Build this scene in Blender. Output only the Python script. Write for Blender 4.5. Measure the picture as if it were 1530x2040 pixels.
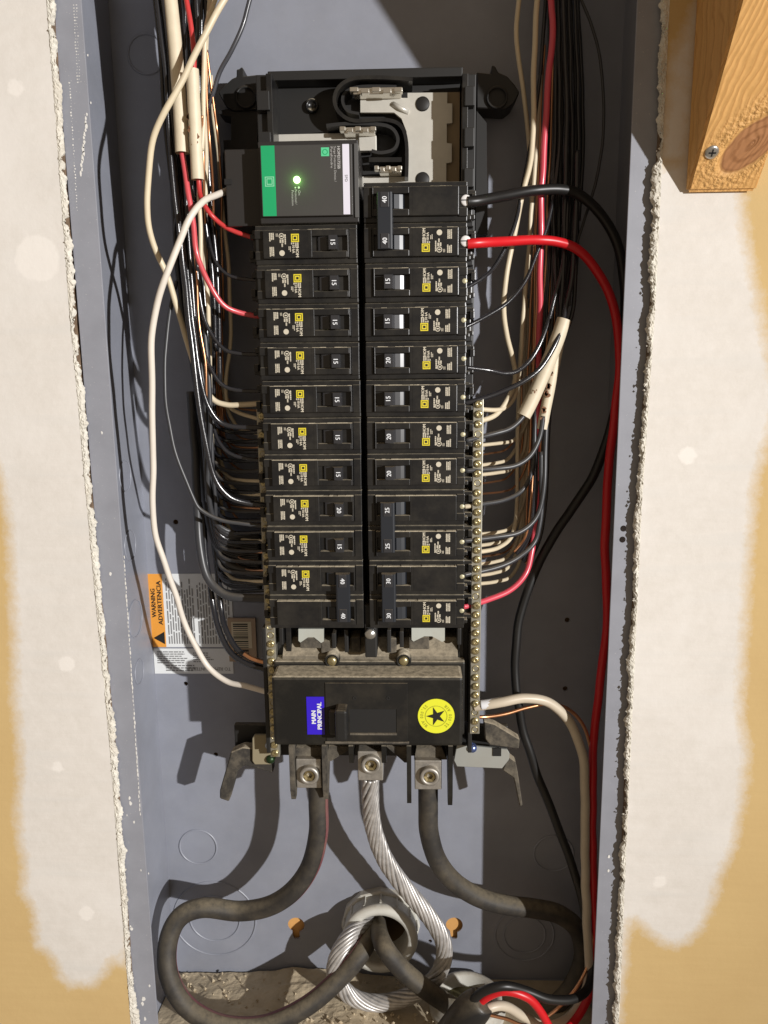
import bpy, bmesh, math, random
from mathutils import Vector, Matrix, noise
random.seed(7)
for o in list(bpy.data.objects): bpy.data.objects.remove(o)
S = bpy.context.scene
COL = S.collection
# ------------------------------------------------------------------ camera
F = 1545.0
CAM = Vector((.0316, -.5325, -.0893))
PITCH, YAW, ROLL = .1851, -.0341, -.0111
cp, sp, cy, sy = math.cos(PITCH), math.sin(PITCH), math.cos(YAW), math.sin(YAW)
FW = Vector((sy*cp, cy*cp, -sp)); RT = Vector((cy, -sy, 0)); UP = RT.cross(FW)
RT, UP = RT*math.cos(ROLL)+UP*math.sin(ROLL), UP*math.cos(ROLL)-RT*math.sin(ROLL)
cd = bpy.data.cameras.new('camera'); cam = bpy.data.objects.new('camera', cd); COL.objects.link(cam)
cd.sensor_fit = 'VERTICAL'; cd.sensor_height = 24; cd.lens = F/2040*24
cd.clip_start = .01; cd.clip_end = 50
m = Matrix((RT, UP, -FW)).transposed().to_4x4(); m.translation = CAM; cam.matrix_world = m
S.camera = cam
S.render.resolution_x, S.render.resolution_y = 768, 1024
# ------------------------------------------------------------------ light
W = bpy.data.worlds.new('World'); S.world = W; W.use_nodes = True
bg = W.node_tree.nodes['Background']; bg.inputs[0].default_value = (1, .78, .55, 1); bg.inputs[1].default_value = .265
ld = bpy.data.lights.new('room_lamp', 'SPOT'); ld.energy = 342; ld.color = (1, .98, .962); ld.shadow_soft_size = .020
ld.spot_size = math.radians(64); ld.spot_blend = 1
lo = bpy.data.objects.new('room_lamp', ld); COL.objects.link(lo); lo.location = (1.6, -1.75, .16)
lo.rotation_euler = (Vector((-1.0, 0, -.27))-Vector(lo.location)).to_track_quat('-Z', 'Y').to_euler()
S.view_settings.view_transform = 'Standard'; S.view_settings.look = 'None'
S.view_settings.exposure = 0; S.view_settings.gamma = 1

def at(px, py, Y):
    d = FW + RT*((px-765)/F) - UP*((py-1020)/F)
    return CAM + d*((Y-CAM.y)/d.y)
def mmpx(px, py, Y):
    return (at(px, py, Y)-CAM).dot(FW)/F
def rect(x0, y0, x1, y1, Y):
    ym, xm = (y0+y1)/2, (x0+x1)/2
    return at(x0, ym, Y).x, at(x1, ym, Y).x, at(xm, y1, Y).z, at(xm, y0, Y).z

# ------------------------------------------------------------------ materials
MATS = {}
def mat(name, col, rough=.5, metal=0, spec=.5, var=0, vscale=60, bump=0, bscale=300, dust=0, dcol=(.34, .275, .185), fleck=0, emit=None, coat=0, grime=0):
    if name in MATS: return MATS[name]
    M = bpy.data.materials.new(name); M.use_nodes = True; nt = M.node_tree; N = nt.nodes; L = nt.links
    b = N['Principled BSDF']
    b.inputs['Base Color'].default_value = (*col, 1); b.inputs['Roughness'].default_value = rough
    b.inputs['Metallic'].default_value = metal; b.inputs['Specular IOR Level'].default_value = spec
    if coat: b.inputs['Coat Weight'].default_value = coat; b.inputs['Coat Roughness'].default_value = .15
    if emit:
        b.inputs['Emission Color'].default_value = (*emit[0], 1); b.inputs['Emission Strength'].default_value = emit[1]
    geo = N.new('ShaderNodeNewGeometry'); cur = None
    def mix(a, bcol, fac):
        x = N.new('ShaderNodeMix'); x.data_type = 'RGBA'
        if isinstance(a, tuple): x.inputs['A'].default_value = (*a, 1)
        else: L.new(a, x.inputs['A'])
        x.inputs['B'].default_value = (*bcol, 1); L.new(fac, x.inputs['Factor']); return x.outputs['Result']
    def nz(scale, det=4, rgh=.6):
        n = N.new('ShaderNodeTexNoise'); n.inputs['Scale'].default_value = scale; n.inputs['Detail'].default_value = det
        n.inputs['Roughness'].default_value = rgh
        L.new(geo.outputs['Position'], n.inputs['Vector']); return n.outputs['Fac']
    def ramp(x, a, bb):
        r = N.new('ShaderNodeMapRange'); r.inputs['From Min'].default_value = a; r.inputs['From Max'].default_value = bb
        L.new(x, r.inputs['Value']); return r.outputs['Result']
    def mul(a, c):
        x = N.new('ShaderNodeMath'); x.operation = 'MULTIPLY'; L.new(a, x.inputs[0])
        if isinstance(c, (int, float)): x.inputs[1].default_value = c
        else: L.new(c, x.inputs[1])
        return x.outputs[0]
    cur = col
    if var: cur = mix(cur, tuple(c*(1-var) for c in col), ramp(nz(vscale), .35, .7))
    if fleck: cur = mix(cur, (.75, .72, .66), mul(ramp(nz(900, 2), .70, .76), fleck))
    fac = None
    if grime:
        fac = mul(ramp(nz(45, 6, .7), .42, .75), grime)
        cur = mix(cur, dcol, fac)
    if dust:
        sx = N.new('ShaderNodeSeparateXYZ'); L.new(geo.outputs['Normal'], sx.inputs[0])
        fac = mul(mul(ramp(sx.outputs['Z'], .25, .85), ramp(nz(220, 5, .7), .15, .6)), dust)
        cur = mix(cur, dcol, fac)
        rr = N.new('ShaderNodeMapRange'); L.new(fac, rr.inputs['Value']); rr.inputs['To Min'].default_value = rough; rr.inputs['To Max'].default_value = .95
        L.new(rr.outputs['Result'], b.inputs['Roughness'])
    if not isinstance(cur, tuple): L.new(cur, b.inputs['Base Color'])
    if bump:
        bp = N.new('ShaderNodeBump'); bp.inputs['Strength'].default_value = bump; bp.inputs['Distance'].default_value = .001
        L.new(nz(bscale, 5), bp.inputs['Height']); L.new(bp.outputs['Normal'], b.inputs['Normal'])
    MATS[name] = M; return M
BOX = mat('grey_box_paint', (.285, .300, .352), .40, var=.16, vscale=22, bump=.08, bscale=150, fleck=.3, grime=.10, dcol=(.36, .35, .33))
FLG = mat('grey_flange_paint', (.28, .29, .33), .45, var=.12, vscale=40, fleck=.4)
HOLE = mat('dark_hole', (.012, .011, .010), .9)
BLK = mat('black_breaker_plastic', (.0105, .0105, .0110), .30, spec=.45, dust=1, dcol=(.55, .48, .35), bump=.05, bscale=1500, grime=.04)
BLK2 = mat('black_handle_plastic', (.033, .033, .036), .28, dust=.7)
TIE = mat('blue_black_tie', (.018, .021, .027), .34, dust=.7)
BASE = mat('black_base_plastic', (.013, .0125, .012), .5, dust=.35)
MAINM = mat('main_breaker_plastic', (.0105, .0100, .0088), .45, spec=.3, dust=1.0, dcol=(.62, .54, .40), grime=.025, bump=.08, bscale=900)
DUSTY = mat('dusty_plastic', (.035, .031, .026), .85, dust=1, dcol=(.46, .39, .28), grime=.40, bump=.3, bscale=700)
TIN = mat('tin_plate', (.62, .60, .54), .38, metal=.25, var=.08, vscale=120)
STAB = mat('bright_stab_metal', (.70, .67, .60), .22, metal=.9)
TAN = mat('tan_insulator', (.33, .25, .155), .6)
STEEL = mat('zinc_steel', (.62, .62, .60), .28, metal=.9, var=.2, vscale=400)
ALU = mat('aluminium', (.62, .60, .58), .42, metal=.55, var=.35, vscale=160, grime=.15, dcol=(.40, .34, .25))
LUG = mat('lug_aluminium', (.50, .475, .43), .45, metal=.75, var=.3, vscale=250, dust=.6)
BRASS = mat('brass', (.58, .50, .28), .3, metal=.85, var=.35, vscale=300)
BARM = mat('bar_metal', (.42, .40, .33), .42, metal=.7, var=.25, vscale=200)
CREAM = mat('cream_jacket', (.72, .63, .47), .5, var=.10, vscale=120, bump=.1, bscale=400)
CREAMW = mat('cream_wire', (.70, .60, .43), .42, var=.08)
WHITEW = mat('white_wire', (.74, .68, .60), .38, var=.06)
BLKW = mat('black_wire', (.020, .020, .023), .22, coat=.35, bump=.08, bscale=1200)
BLKM = mat('matte_black_wire', (.012, .0115, .011), .4)
GREYW = mat('dull_black_wire', (.045, .046, .050), .38, dust=.25, bump=.05)
REDW = mat('red_wire', (.55, .045, .045), .35)
PINK = mat('pinkish_red_wire', (.66, .075, .11), .32, coat=.2)
RED6 = mat('bright_red_wire', (.62, .012, .018), .36)
COPPER = mat('bare_copper', (.75, .38, .20), .3, metal=.95)
CABLE = mat('dusty_feeder_jacket', (.030, .027, .024), .6, dust=.85, dcol=(.20, .165, .11), grime=.35, bump=.1, bscale=500)
STRIPE = mat('dull_red_stripe', (.17, .055, .06), .6, grime=.3)
TAPE = mat('black_tape', (.015, .015, .015), .35, bump=.4, bscale=150, dust=.4)
PVC = mat('grey_conduit_plastic', (.64, .63, .57), .5, grime=.14, dust=.5, var=.1)
YEL = mat('yellow_print', (.72, .60, .03), .5)
SYEL = mat('sticker_yellow', (.74, .76, .035), .45)
SYEL2 = mat('sticker_olive_print', (.42, .42, .03), .5)
INK = mat('black_ink', (.012, .011, .010), .5)
PRINT = mat('pale_print', (.58, .53, .42), .6)
WPRINT = mat('white_print', (.78, .80, .82), .5)
BLUE = mat('blue_label', (.035, .012, .55), .35)
LBLW = mat('label_white', (.76, .78, .78), .5)
LBLT = mat('label_tan', (.42, .30, .20), .5)
LBLC = mat('label_cream', (.66, .58, .42), .5)
LTXT = mat('label_grey_text', (.22, .22, .22), .6)
ORANGE = mat('label_orange', (.80, .34, .05), .5)
GREEN = mat('green_stripe', (.012, .34, .13), .4)
GREEN2 = mat('green_logo', (.10, .55, .28), .4)
SPDF = mat('surge_face', (.050, .047, .044), .5, var=.08)
SPDB = mat('surge_body', (.021, .019, .018), .45)
SPDW = mat('surge_white_strip', (.70, .68, .78), .45)
LED = mat('green_led', (.5, 1, .4), .3, emit=((.55, 1, .32), 5))
SPLAT = mat('white_paint_splatter', (.72, .71, .68), .6)
GREENS = mat('green_screw', (.02, .045, .015), .4, metal=.5)
BLUES = mat('blue_screw', (.18, .25, .55), .25, metal=.8)
BROWN = mat('brown_marker', (.20, .09, .04), .7)
GYP = mat('torn_gypsum', (.76, .73, .65), .95, grime=.35, dcol=(.42, .34, .24), var=.25, vscale=250, bump=.6, bscale=800)
DUST = mat('debris_dust', (.58, .48, .33), .98, var=.22, vscale=60, bump=.35, bscale=500, grime=.25, dcol=(.25, .18, .10))
STUD = mat('stud_wood', (.72, .38, .12), .8)

# ------------------------------------------------------------------ mesh builder
class MB:
    def __init__(s): s.v = []; s.f = []; s.mi = []; s.sm = []
    def add(s, v, f, mi=0, sm=False):
        n = len(s.v); s.v += [tuple(p) for p in v]
        for q in f: s.f.append(tuple(i+n for i in q)); s.mi.append(mi); s.sm.append(sm)
        return s
    def box(s, x0, x1, y0, y1, z0, z1, bev=0, mi=0):
        x0, x1 = min(x0, x1), max(x0, x1); y0, y1 = min(y0, y1), max(y0, y1); z0, z1 = min(z0, z1), max(z0, z1)
        b = min(bev, (x1-x0)*.45, (y1-y0)*.45, (z1-z0)*.45)
        if b <= 0:
            v = [(x, y, z) for x in (x0, x1) for y in (y0, y1) for z in (z0, z1)]
            s.add(v, [(0, 1, 3, 2), (4, 6, 7, 5), (0, 4, 5, 1), (2, 3, 7, 6), (0, 2, 6, 4), (1, 5, 7, 3)], mi); return s
        bm = bmesh.new(); bmesh.ops.create_cube(bm, size=1)
        for q in bm.verts: q.co = Vector(((x0+x1)/2+q.co.x*(x1-x0), (y0+y1)/2+q.co.y*(y1-y0), (z0+z1)/2+q.co.z*(z1-z0)))
        bmesh.ops.bevel(bm, geom=bm.edges[:], offset=b, segments=2, affect='EDGES', profile=.6)
        bm.verts.index_update(); s.add([q.co for q in bm.verts], [[q.index for q in f.verts] for f in bm.faces], mi); bm.free(); return s
    def prism(s, poly, y0, y1, mi=0, bev=0):
        """polygon in XZ (list of (x,z)) extruded along Y"""
        a = sum(poly[i][0]*poly[(i+1) % len(poly)][1]-poly[(i+1) % len(poly)][0]*poly[i][1] for i in range(len(poly)))
        if a < 0: poly = poly[::-1]
        n = len(poly)
        bm = bmesh.new()
        vs = [bm.verts.new((x, y0, z)) for x, z in poly]; f = bm.faces.new(vs)
        r = bmesh.ops.extrude_face_region(bm, geom=[f])
        for q in r['geom']:
            if isinstance(q, bmesh.types.BMVert): q.co.y = y1
        if bev: bmesh.ops.bevel(bm, geom=bm.edges[:], offset=bev, segments=1, affect='EDGES')
        bmesh.ops.triangulate(bm, faces=[q for q in bm.faces if len(q.verts) > 4])
        bmesh.ops.recalc_face_normals(bm, faces=bm.faces[:])
        bm.verts.index_update(); s.add([q.co for q in bm.verts], [[q.index for q in g.verts] for g in bm.faces], mi); bm.free(); return s
    def profile(s, poly, x0, x1, axis='z', mi=0):
        """polygon (a,b) extruded: axis 'z': (x,y) polygon along z; axis 'x': (y,z) polygon along x"""
        n = len(poly); v = []
        for e in (x0, x1):
            for a, b in poly: v.append((a, b, e) if axis == 'z' else (e, a, b))
        f = [tuple(range(n)), tuple(range(2*n-1, n-1, -1))]+[(i, i+n, (i+1) % n+n, (i+1) % n) for i in range(n)]
        bm = bmesh.new(); vs = [bm.verts.new(p) for p in v]
        for q in f: bm.faces.new([vs[i] for i in q])
        bmesh.ops.recalc_face_normals(bm, faces=bm.faces[:])
        bm.verts.index_update(); s.add([q.co for q in bm.verts], [[q.index for q in g.verts] for g in bm.faces], mi); bm.free(); return s
    def lathe(s, c, prof, axis=(0, -1, 0), seg=24, mi=0, sm=True):
        """prof: list of (r, h) along axis from centre c"""
        ax = Vector(axis).normalized(); t = Vector((0, 0, 1)) if abs(ax.z) < .9 else Vector((1, 0, 0))
        u = ax.cross(t).normalized(); w = ax.cross(u); c = Vector(c); v = []; f = []
        for r, h in prof:
            for i in range(seg):
                a = 2*math.pi*i/seg; v.append(c+ax*h+(u*math.cos(a)+w*math.sin(a))*r)
        for j in range(len(prof)-1):
            for i in range(seg): f.append((j*seg+i, j*seg+(i+1) % seg, (j+1)*seg+(i+1) % seg, (j+1)*seg+i))
        s.add(v, f, mi, sm); return s
    def tube(s, pts, r, seg=10, mi=0, arc=None, caps=True, twist=None):
        """swept tube; r number or list; arc=(a0,a1) gives a strip only"""
        n = len(pts); T = []
        for i in range(n): T.append((pts[min(i+1, n-1)]-pts[max(i-1, 0)]).normalized())
        ref = Vector((0, -1, 0)); v = []; f = []
        u = ref-T[0]*ref.dot(T[0]); u.normalize()
        k = seg
        for i in range(n):
            u = u-T[i]*u.dot(T[i]); u.normalize(); w = T[i].cross(u)
            rr = r[i] if isinstance(r, list) else r
            for j in range(k + (1 if arc else 0)):
                a = 2*math.pi*j/k if not arc else arc[0]+(arc[1]-arc[0])*j/k
                v.append(pts[i]+(u*math.cos(a)+w*math.sin(a))*rr)
        m = k+1 if arc else k
        for i in range(n-1):
            for j in range(k):
                j2 = j+1 if arc else (j+1) % k
                f.append((i*m+j, i*m+j2, (i+1)*m+j2, (i+1)*m+j))
        if caps and not arc: f.append(tuple(range(k-1, -1, -1))); f.append(tuple((n-1)*m+j for j in range(k)))
        s.add(v, f, mi, True); return s
    def disc(s, c, r, y, seg=20, mi=0):
        v = [(c[0]+r*math.cos(2*math.pi*i/seg), y, c[1]+r*math.sin(2*math.pi*i/seg)) for i in range(seg)]
        s.add(v, [tuple(range(seg))], mi); return s
    def ring(s, c, r0, r1, y, seg=28, mi=0):
        v = []; 
        for i in range(seg):
            a = 2*math.pi*i/seg
            v += [(c[0]+r0*math.cos(a), y, c[1]+r0*math.sin(a)), (c[0]+r1*math.cos(a), y, c[1]+r1*math.sin(a))]
        s.add(v, [(2*i, 2*i+1, (2*i+3) % (2*seg), (2*i+2) % (2*seg)) for i in range(seg)], mi); return s
    def quad(s, x0, x1, z0, z1, y, mi=0):
        s.add([(x0, y, z0), (x1, y, z0), (x1, y, z1), (x0, y, z1)], [(0, 1, 2, 3)], mi); return s
    def mesh(s, name, mats):
        me = bpy.data.meshes.new(name); me.from_pydata(s.v, [], s.f)
        for q in (mats if isinstance(mats, (list, tuple)) else [mats]): me.materials.append(q)
        me.polygons.foreach_set('material_index', s.mi); me.polygons.foreach_set('use_smooth', s.sm); me.update(); return me
    def build(s, name, mats, parent=None):
        return link(name, s.mesh(name, mats), parent)
def link(name, me, parent=None):
    o = bpy.data.objects.new(name, me); COL.objects.link(o)
    if parent is not None: o.parent = parent
    return o
def thing(name, label, cat, loc=(0, 0, 0), group=None):
    o = bpy.data.objects.new(name, None); o.empty_display_size = .01; COL.objects.link(o); o.location = loc
    return tag(o, label, cat, group)
def tag(o, label, cat=None, group=None):
    o['label'] = label
    if cat: o['category'] = cat
    if group: o['group'] = group
    return o
def shift(mb, p):
    mb.v = [(a-p[0], b-p[1], c-p[2]) for a, b, c in mb.v]; return mb
_tc = {}
def textv(body, size):
    k = (body, size)
    if k not in _tc:
        c = bpy.data.curves.new('t', 'FONT'); c.body = body; c.size = size; c.align_x = 'CENTER'; c.align_y = 'CENTER'; c.resolution_u = 2
        o = bpy.data.objects.new('t', c); COL.objects.link(o); bpy.context.view_layer.update()
        me = bpy.data.meshes.new_from_object(o.evaluated_get(bpy.context.evaluated_depsgraph_get()))
        _tc[k] = ([v.co.copy() for v in me.vertices], [tuple(p.vertices) for p in me.polygons])
        bpy.data.objects.remove(o); bpy.data.meshes.remove(me); bpy.data.curves.remove(c)
    return _tc[k]
def put_text(mb, body, size, o, r, t, sx=1, mi=0, bold=0, fit=0):
    v, f = textv(body, size); o, r, t = Vector(o), Vector(r), Vector(t)
    if fit: sx = fit/(max(p.x for p in v)-min(p.x for p in v))
    n = r.cross(t)
    mb.add([o+r*p.x*sx+t*p.y for p in v], f, mi)
    if bold:
        for k, d in enumerate((-bold, bold)): mb.add([o+r*(p.x*sx+d)+t*p.y+n*4e-5*(k+1) for p in v], f, mi)
def lines(mb, x0, x1, z0, z1, y, n, dirv='v', mi=0, rnd=.35, fill=.5):
    """rows of fine print: broken bars"""
    for i in range(n):
        a = (i+.5)/n
        L0, L1 = (z0, z1) if dirv == 'v' else (x0, x1)
        p = L0; end = L1-(L1-L0)*random.random()*rnd
        while p < end:
            w = (L1-L0)*random.uniform(.06, .2); q = min(p+w, end)
            if dirv == 'v':
                c = x0+(x1-x0)*a; h = (x1-x0)/n*fill/2; mb.quad(c-h, c+h, p, q, y, mi)
            else:
                c = z0+(z1-z0)*a; h = (z1-z0)/n*fill/2; mb.quad(p, q, c-h, c+h, y, mi)
            p = q+(L1-L0)*.025
def spline(P, per=7):
    out = []; n = len(P)
    for i in range(n-1):
        p0, p1, p2, p3 = P[max(i-1, 0)], P[i], P[i+1], P[min(i+2, n-1)]
        for k in range(per):
            t = k/per
            out.append(.5*((2*p1)+(p2-p0)*t+(2*p0-5*p1+4*p2-p3)*t*t+(3*p1-p0-3*p2+p3)*t**3))
    out.append(P[-1].copy()); return out
def path(px, Y, per=7):
    """photo pixels + depths -> 3D spline.  Y: list of depths spread evenly over the points"""
    px = list(px)
    if px[0][1] <= 0:
        (x0, y0), (x1, y1) = px[0], px[1]; k = (x0-x1)/max(1, (y1-y0)); px = [(x0+k*150, y0-150)]+px
    n = len(px); P = []
    for i, (x, y) in enumerate(px):
        t = i/(n-1)*(len(Y)-1); j = min(int(t), len(Y)-2) if len(Y) > 1 else 0
        yy = Y[j] if len(Y) == 1 else Y[j]+(Y[j+1]-Y[j])*(t-j)
        P.append(at(x, y, yy))
    return spline(P, per)

# ------------------------------------------------------------------ walls (drywall either side)
FY = -.004
WF = -.0098           # face of the drywall
def lerp_tab(tab, z):
    if z >= tab[0][0]: a, b = tab[0], tab[1]
    elif z <= tab[-1][0]: a, b = tab[-2], tab[-1]
    else:
        for a, b in zip(tab, tab[1:]):
            if b[0] <= z <= a[0]: break
    return a[1]+(b[1]-a[1])*(z-a[0])/(b[0]-a[0])
def edge_tab(pts): return [(p.z, p.x) for p in (at(x, y, WF) for x, y in pts)]
EL = edge_tab([(94, 0), (138, 600), (178, 1050), (221, 1500), (257, 1980)])
ER = edge_tab([(1333, 0), (1305, 600), (1278, 1000), (1252, 1570), (1232, 2040)])
def polydist(poly, x, z):
    ins = False; d = 9
    for i in range(len(poly)):
        x0, z0 = poly[i]; x1, z1 = poly[(i+1) % len(poly)]
        if (z0 > z) != (z1 > z) and x < (x1-x0)*(z-z0)/(z1-z0)+x0: ins = not ins
        dx, dz = x1-x0, z1-z0; t = max(0, min(1, ((x-x0)*dx+(z-z0)*dz)/(dx*dx+dz*dz+1e-12)))
        d = min(d, math.hypot(x-x0-dx*t, z-z0-dz*t))
    return d if ins else -d
def wall_material():
    M = bpy.data.materials.new('mudded_drywall'); M.use_nodes = True; nt = M.node_tree; N = nt.nodes; L = nt.links; b = N['Principled BSDF']
    b.inputs['Roughness'].default_value = .9; b.inputs['Specular IOR Level'].default_value = .2
    geo = N.new('ShaderNodeNewGeometry')
    def nz(s, d=5, r=.65):
        n = N.new('ShaderNodeTexNoise'); n.inputs['Scale'].default_value = s; n.inputs['Detail'].default_value = d; n.inputs['Roughness'].default_value = r
        L.new(geo.outputs['Position'], n.inputs['Vector']); return n.outputs['Fac']
    def mr(x, a, c, lo=0, hi=1):
        r = N.new('ShaderNodeMapRange'); L.new(x, r.inputs[0]); r.inputs[1].default_value = a; r.inputs[2].default_value = c; r.inputs[3].default_value = lo; r.inputs[4].default_value = hi; return r.outputs[0]
    def ad(a, c):
        x = N.new('ShaderNodeMath'); L.new(a, x.inputs[0]); L.new(c, x.inputs[1]); return x.outputs[0]
    def mix(a, c, f):
        x = N.new('ShaderNodeMix'); x.data_type = 'RGBA'
        for k, q in (('A', a), ('B', c)):
            if isinstance(q, tuple): x.inputs[k].default_value = (*q, 1)
            else: L.new(q, x.inputs[k])
        L.new(f, x.inputs['Factor']); return x.outputs['Result']
    a1 = N.new('ShaderNodeAttribute'); a1.attribute_name = 'mud'; a2 = N.new('ShaderNodeAttribute'); a2.attribute_name = 'patch'
    paper = mix((.60, .435, .205), (.565, .40, .185), mr(nz(14), .3, .7))
    mud = mix((.715, .68, .635), (.655, .62, .57), mr(nz(90, 9, .8), .36, .68))
    st = N.new('ShaderNodeMapping'); st.inputs['Scale'].default_value = (9, 9, 85); L.new(geo.outputs['Position'], st.inputs[0]); sn = N.new('ShaderNodeTexNoise'); sn.inputs['Scale'].default_value = 1; sn.inputs['Detail'].default_value = 6; L.new(st.outputs[0], sn.inputs['Vector'])
    mud = mix(mud, (.665, .64, .60), mr(sn.outputs['Fac'], .52, .72))
    mud = mix(mud, (.745, .715, .675), mr(nz(11), .45, .7))
    thin = ad(a1.outputs['Fac'], mr(nz(120, 9, .8), .25, .75, -.004, .004))
    c = mix(paper, mud, mr(thin, -.003, .0085))
    c = mix(c, (.78, .745, .70), mr(ad(a2.outputs['Fac'], mr(nz(160), .3, .7, -.0012, .0012)), -.0004, .0014))
    L.new(c, b.inputs['Base Color'])
    bp = N.new('ShaderNodeBump'); bp.inputs['Strength'].default_value = .32; bp.inputs['Distance'].default_value = .001
    L.new(ad(ad(nz(55, 7, .7), thin), mr(sn.outputs['Fac'], .3, .75, 0, .9)), bp.inputs['Height']); L.new(bp.outputs['Normal'], b.inputs['Normal'])
    return M
WALLM = wall_material()
def pxpoly(pts): return [(p.x, p.z) for p in (at(x, y, WF) for x, y in pts)]
MUD_L = pxpoly([(-400, -400), (300, -400), (300, 1700), (252, 1935), (237, 1925), (226, 1920), (212, 1945), (190, 1968), (140, 1970), (112, 1950), (108, 1930), (95, 1905), (66, 1888), (60, 1810), (38, 1780), (42, 1720), (30, 1660), (28, 1600), (34, 1540), (32, 1490), (22, 1380), (20, 1250), (10, 1050), (-10, 940), (-100, 700), (-200, 300)])
MUD_R = pxpoly([(1200, 330), (1480, 300), (1488, 420), (1497, 480), (1520, 600), (1560, 800), (1512, 960), (1505, 1050), (1496, 1150), (1490, 1280), (1482, 1420), (1497, 1500), (1482, 1620), (1470, 1680), (1440, 1750), (1425, 1800), (1405, 1850), (1375, 1880), (1345, 1892), (1310, 1880), (1270, 1845), (1262, 1838), (1255, 1880), (1246, 1960), (1232, 2100), (1150, 2100)])
PATCH_L = [(75, 515, 46), (31, 175, 17), (115, 1528, 13), (172, 1820, 17), (133, 1322, 18)]
PATCH_R = [(1370, 908, 19), (1313, 1757, 15)]
MUD_R2 = pxpoly([(1392, -20), (1395, 60), (1380, 330), (1300, 330), (1330, 120), (1360, 60)])
def make_wall(name, tab, sgn, polys, patches):
    zs = [.40-i*.005 for i in range(250)]; offs = [0]
    s = .004
    while offs[-1] < .7:
        if offs[-1] > .16: s *= 1.25
        offs.append(offs[-1]+s)
    mb = MB(); V = []; A = []; B = []
    pc = [(at(x, y, WF), r*mmpx(x, y, WF)) for x, y, r in patches]
    for z in zs:
        e = lerp_tab(tab, z)
        for k in offs:
            x = e+sgn*k; V.append((x, WF+.0006*noise.noise(Vector((x*14, z*14, 3))), z))
            A.append(max(polydist(p, x, z) for p in polys))
            B.append(max(r-math.hypot(x-c.x, z-c.z) for c, r in pc))
    n = len(offs); Fc = []
    for i in range(len(zs)-1):
        for j in range(n-1):
            q = (i*n+j, i*n+j+1, (i+1)*n+j+1, (i+1)*n+j); Fc.append(q if sgn < 0 else q[::-1])
    mb.add(V, Fc, 0, True); o = mb.build(name, WALLM); o['kind'] = 'structure'
    for nm, D in (('mud', A), ('patch', B)):
        at_ = o.data.attributes.new(nm, 'FLOAT', 'POINT'); at_.data.foreach_set('value', D)
    # torn board edge: a ragged lip of paper and gypsum, then the brown cut edge behind it
    mb = MB(); V = []; Fc = []; K = 9; R_ = 900
    for i in range(R_):
        z = .36-i*.00115; e = lerp_tab(tab, z)
        rag = .0034+.0020*noise.noise(Vector((z*19, 3.3, sgn*2)))+.0026*noise.noise(Vector((z*75, 1.7, sgn*5)))+.0018*noise.noise(Vector((z*260, 4.1, sgn)))+.0006*noise.noise(Vector((z*800, .3, sgn)))+max(0, noise.noise(Vector((z*24, 7.7, sgn*3)))-.32)*.010
        for j in range(K):
            t = j/(K-1)
            lump = noise.noise(Vector((z*150, t*3, 9+sgn)))*.0011+noise.noise(Vector((z*420, t*6, 2)))*.0008+noise.noise(Vector((z*900, t*9, 4)))*.0004
            inw = -.0004+rag*min(1, t*1.35)*(1 if t < .8 else 1-.25*(t-.8)/.2)
            y = WF-.0002-.0003*math.sin(min(1, t*1.6)*math.pi)+(lump*.6+random.uniform(-.0004, .0004))*(t > 0)+(.0045*max(0, t-.55)/.45); inw += random.uniform(-.0005, .0005)*(t > .2)
            V.append((e-sgn*inw, y, z))
    for i in range(R_-1):
        for j in range(K-1):
            q = (i*K+j, (i+1)*K+j, (i+1)*K+j+1, i*K+j+1); Fc.append(q if sgn < 0 else q[::-1])
    mb.add(V, Fc, 0, False); mb.build('torn_edge', GYP, o)
    mb = MB(); V = []; Fc = []
    for i in range(R_):
        z = .36-i*.00115; e = lerp_tab(tab, z); k = .0012+.0006*noise.noise(Vector((z*90, 2, sgn)))
        V += [(e-sgn*k, WF+.0008, z), (e-sgn*(k+.0006), FY-.0002, z)]
    for i in range(R_-1):
        q = (2*i, 2*i+2, 2*i+3, 2*i+1); Fc.append(q if sgn < 0 else q[::-1])
    mb.add(V, Fc, 0, True); mb.build('board_edge', mat('brown_board_edge', (.20, .135, .085), .95, var=.5, vscale=300), o)
    mb = MB()
    for i in range(170):
        z = random.uniform(-.62, .16); e = lerp_tab(tab, z); r = random.uniform(.0004, .0012)
        c = Vector((e-sgn*random.uniform(.0, .0036), WF-random.uniform(.0, .0008), z)); v = []
        for q in ((1, 0, 0), (-1, 0, 0), (0, 1, 0), (0, -1, 0), (0, 0, 1), (0, 0, -1)):
            v.append(c+Vector(q)*r*random.uniform(.5, 1.5))
        mb.add(v, [(0, 2, 4), (2, 1, 4), (1, 3, 4), (3, 0, 4), (2, 0, 5), (1, 2, 5), (3, 1, 5), (0, 3, 5)])
    f = mb.build('torn_crumbs', GYP, o); f['kind'] = 'stuff'
    return o
make_wall('wall_left', EL, -1, [MUD_L], PATCH_L)
make_wall('wall_right', ER, 1, [MUD_R, MUD_R2], PATCH_R)

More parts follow.
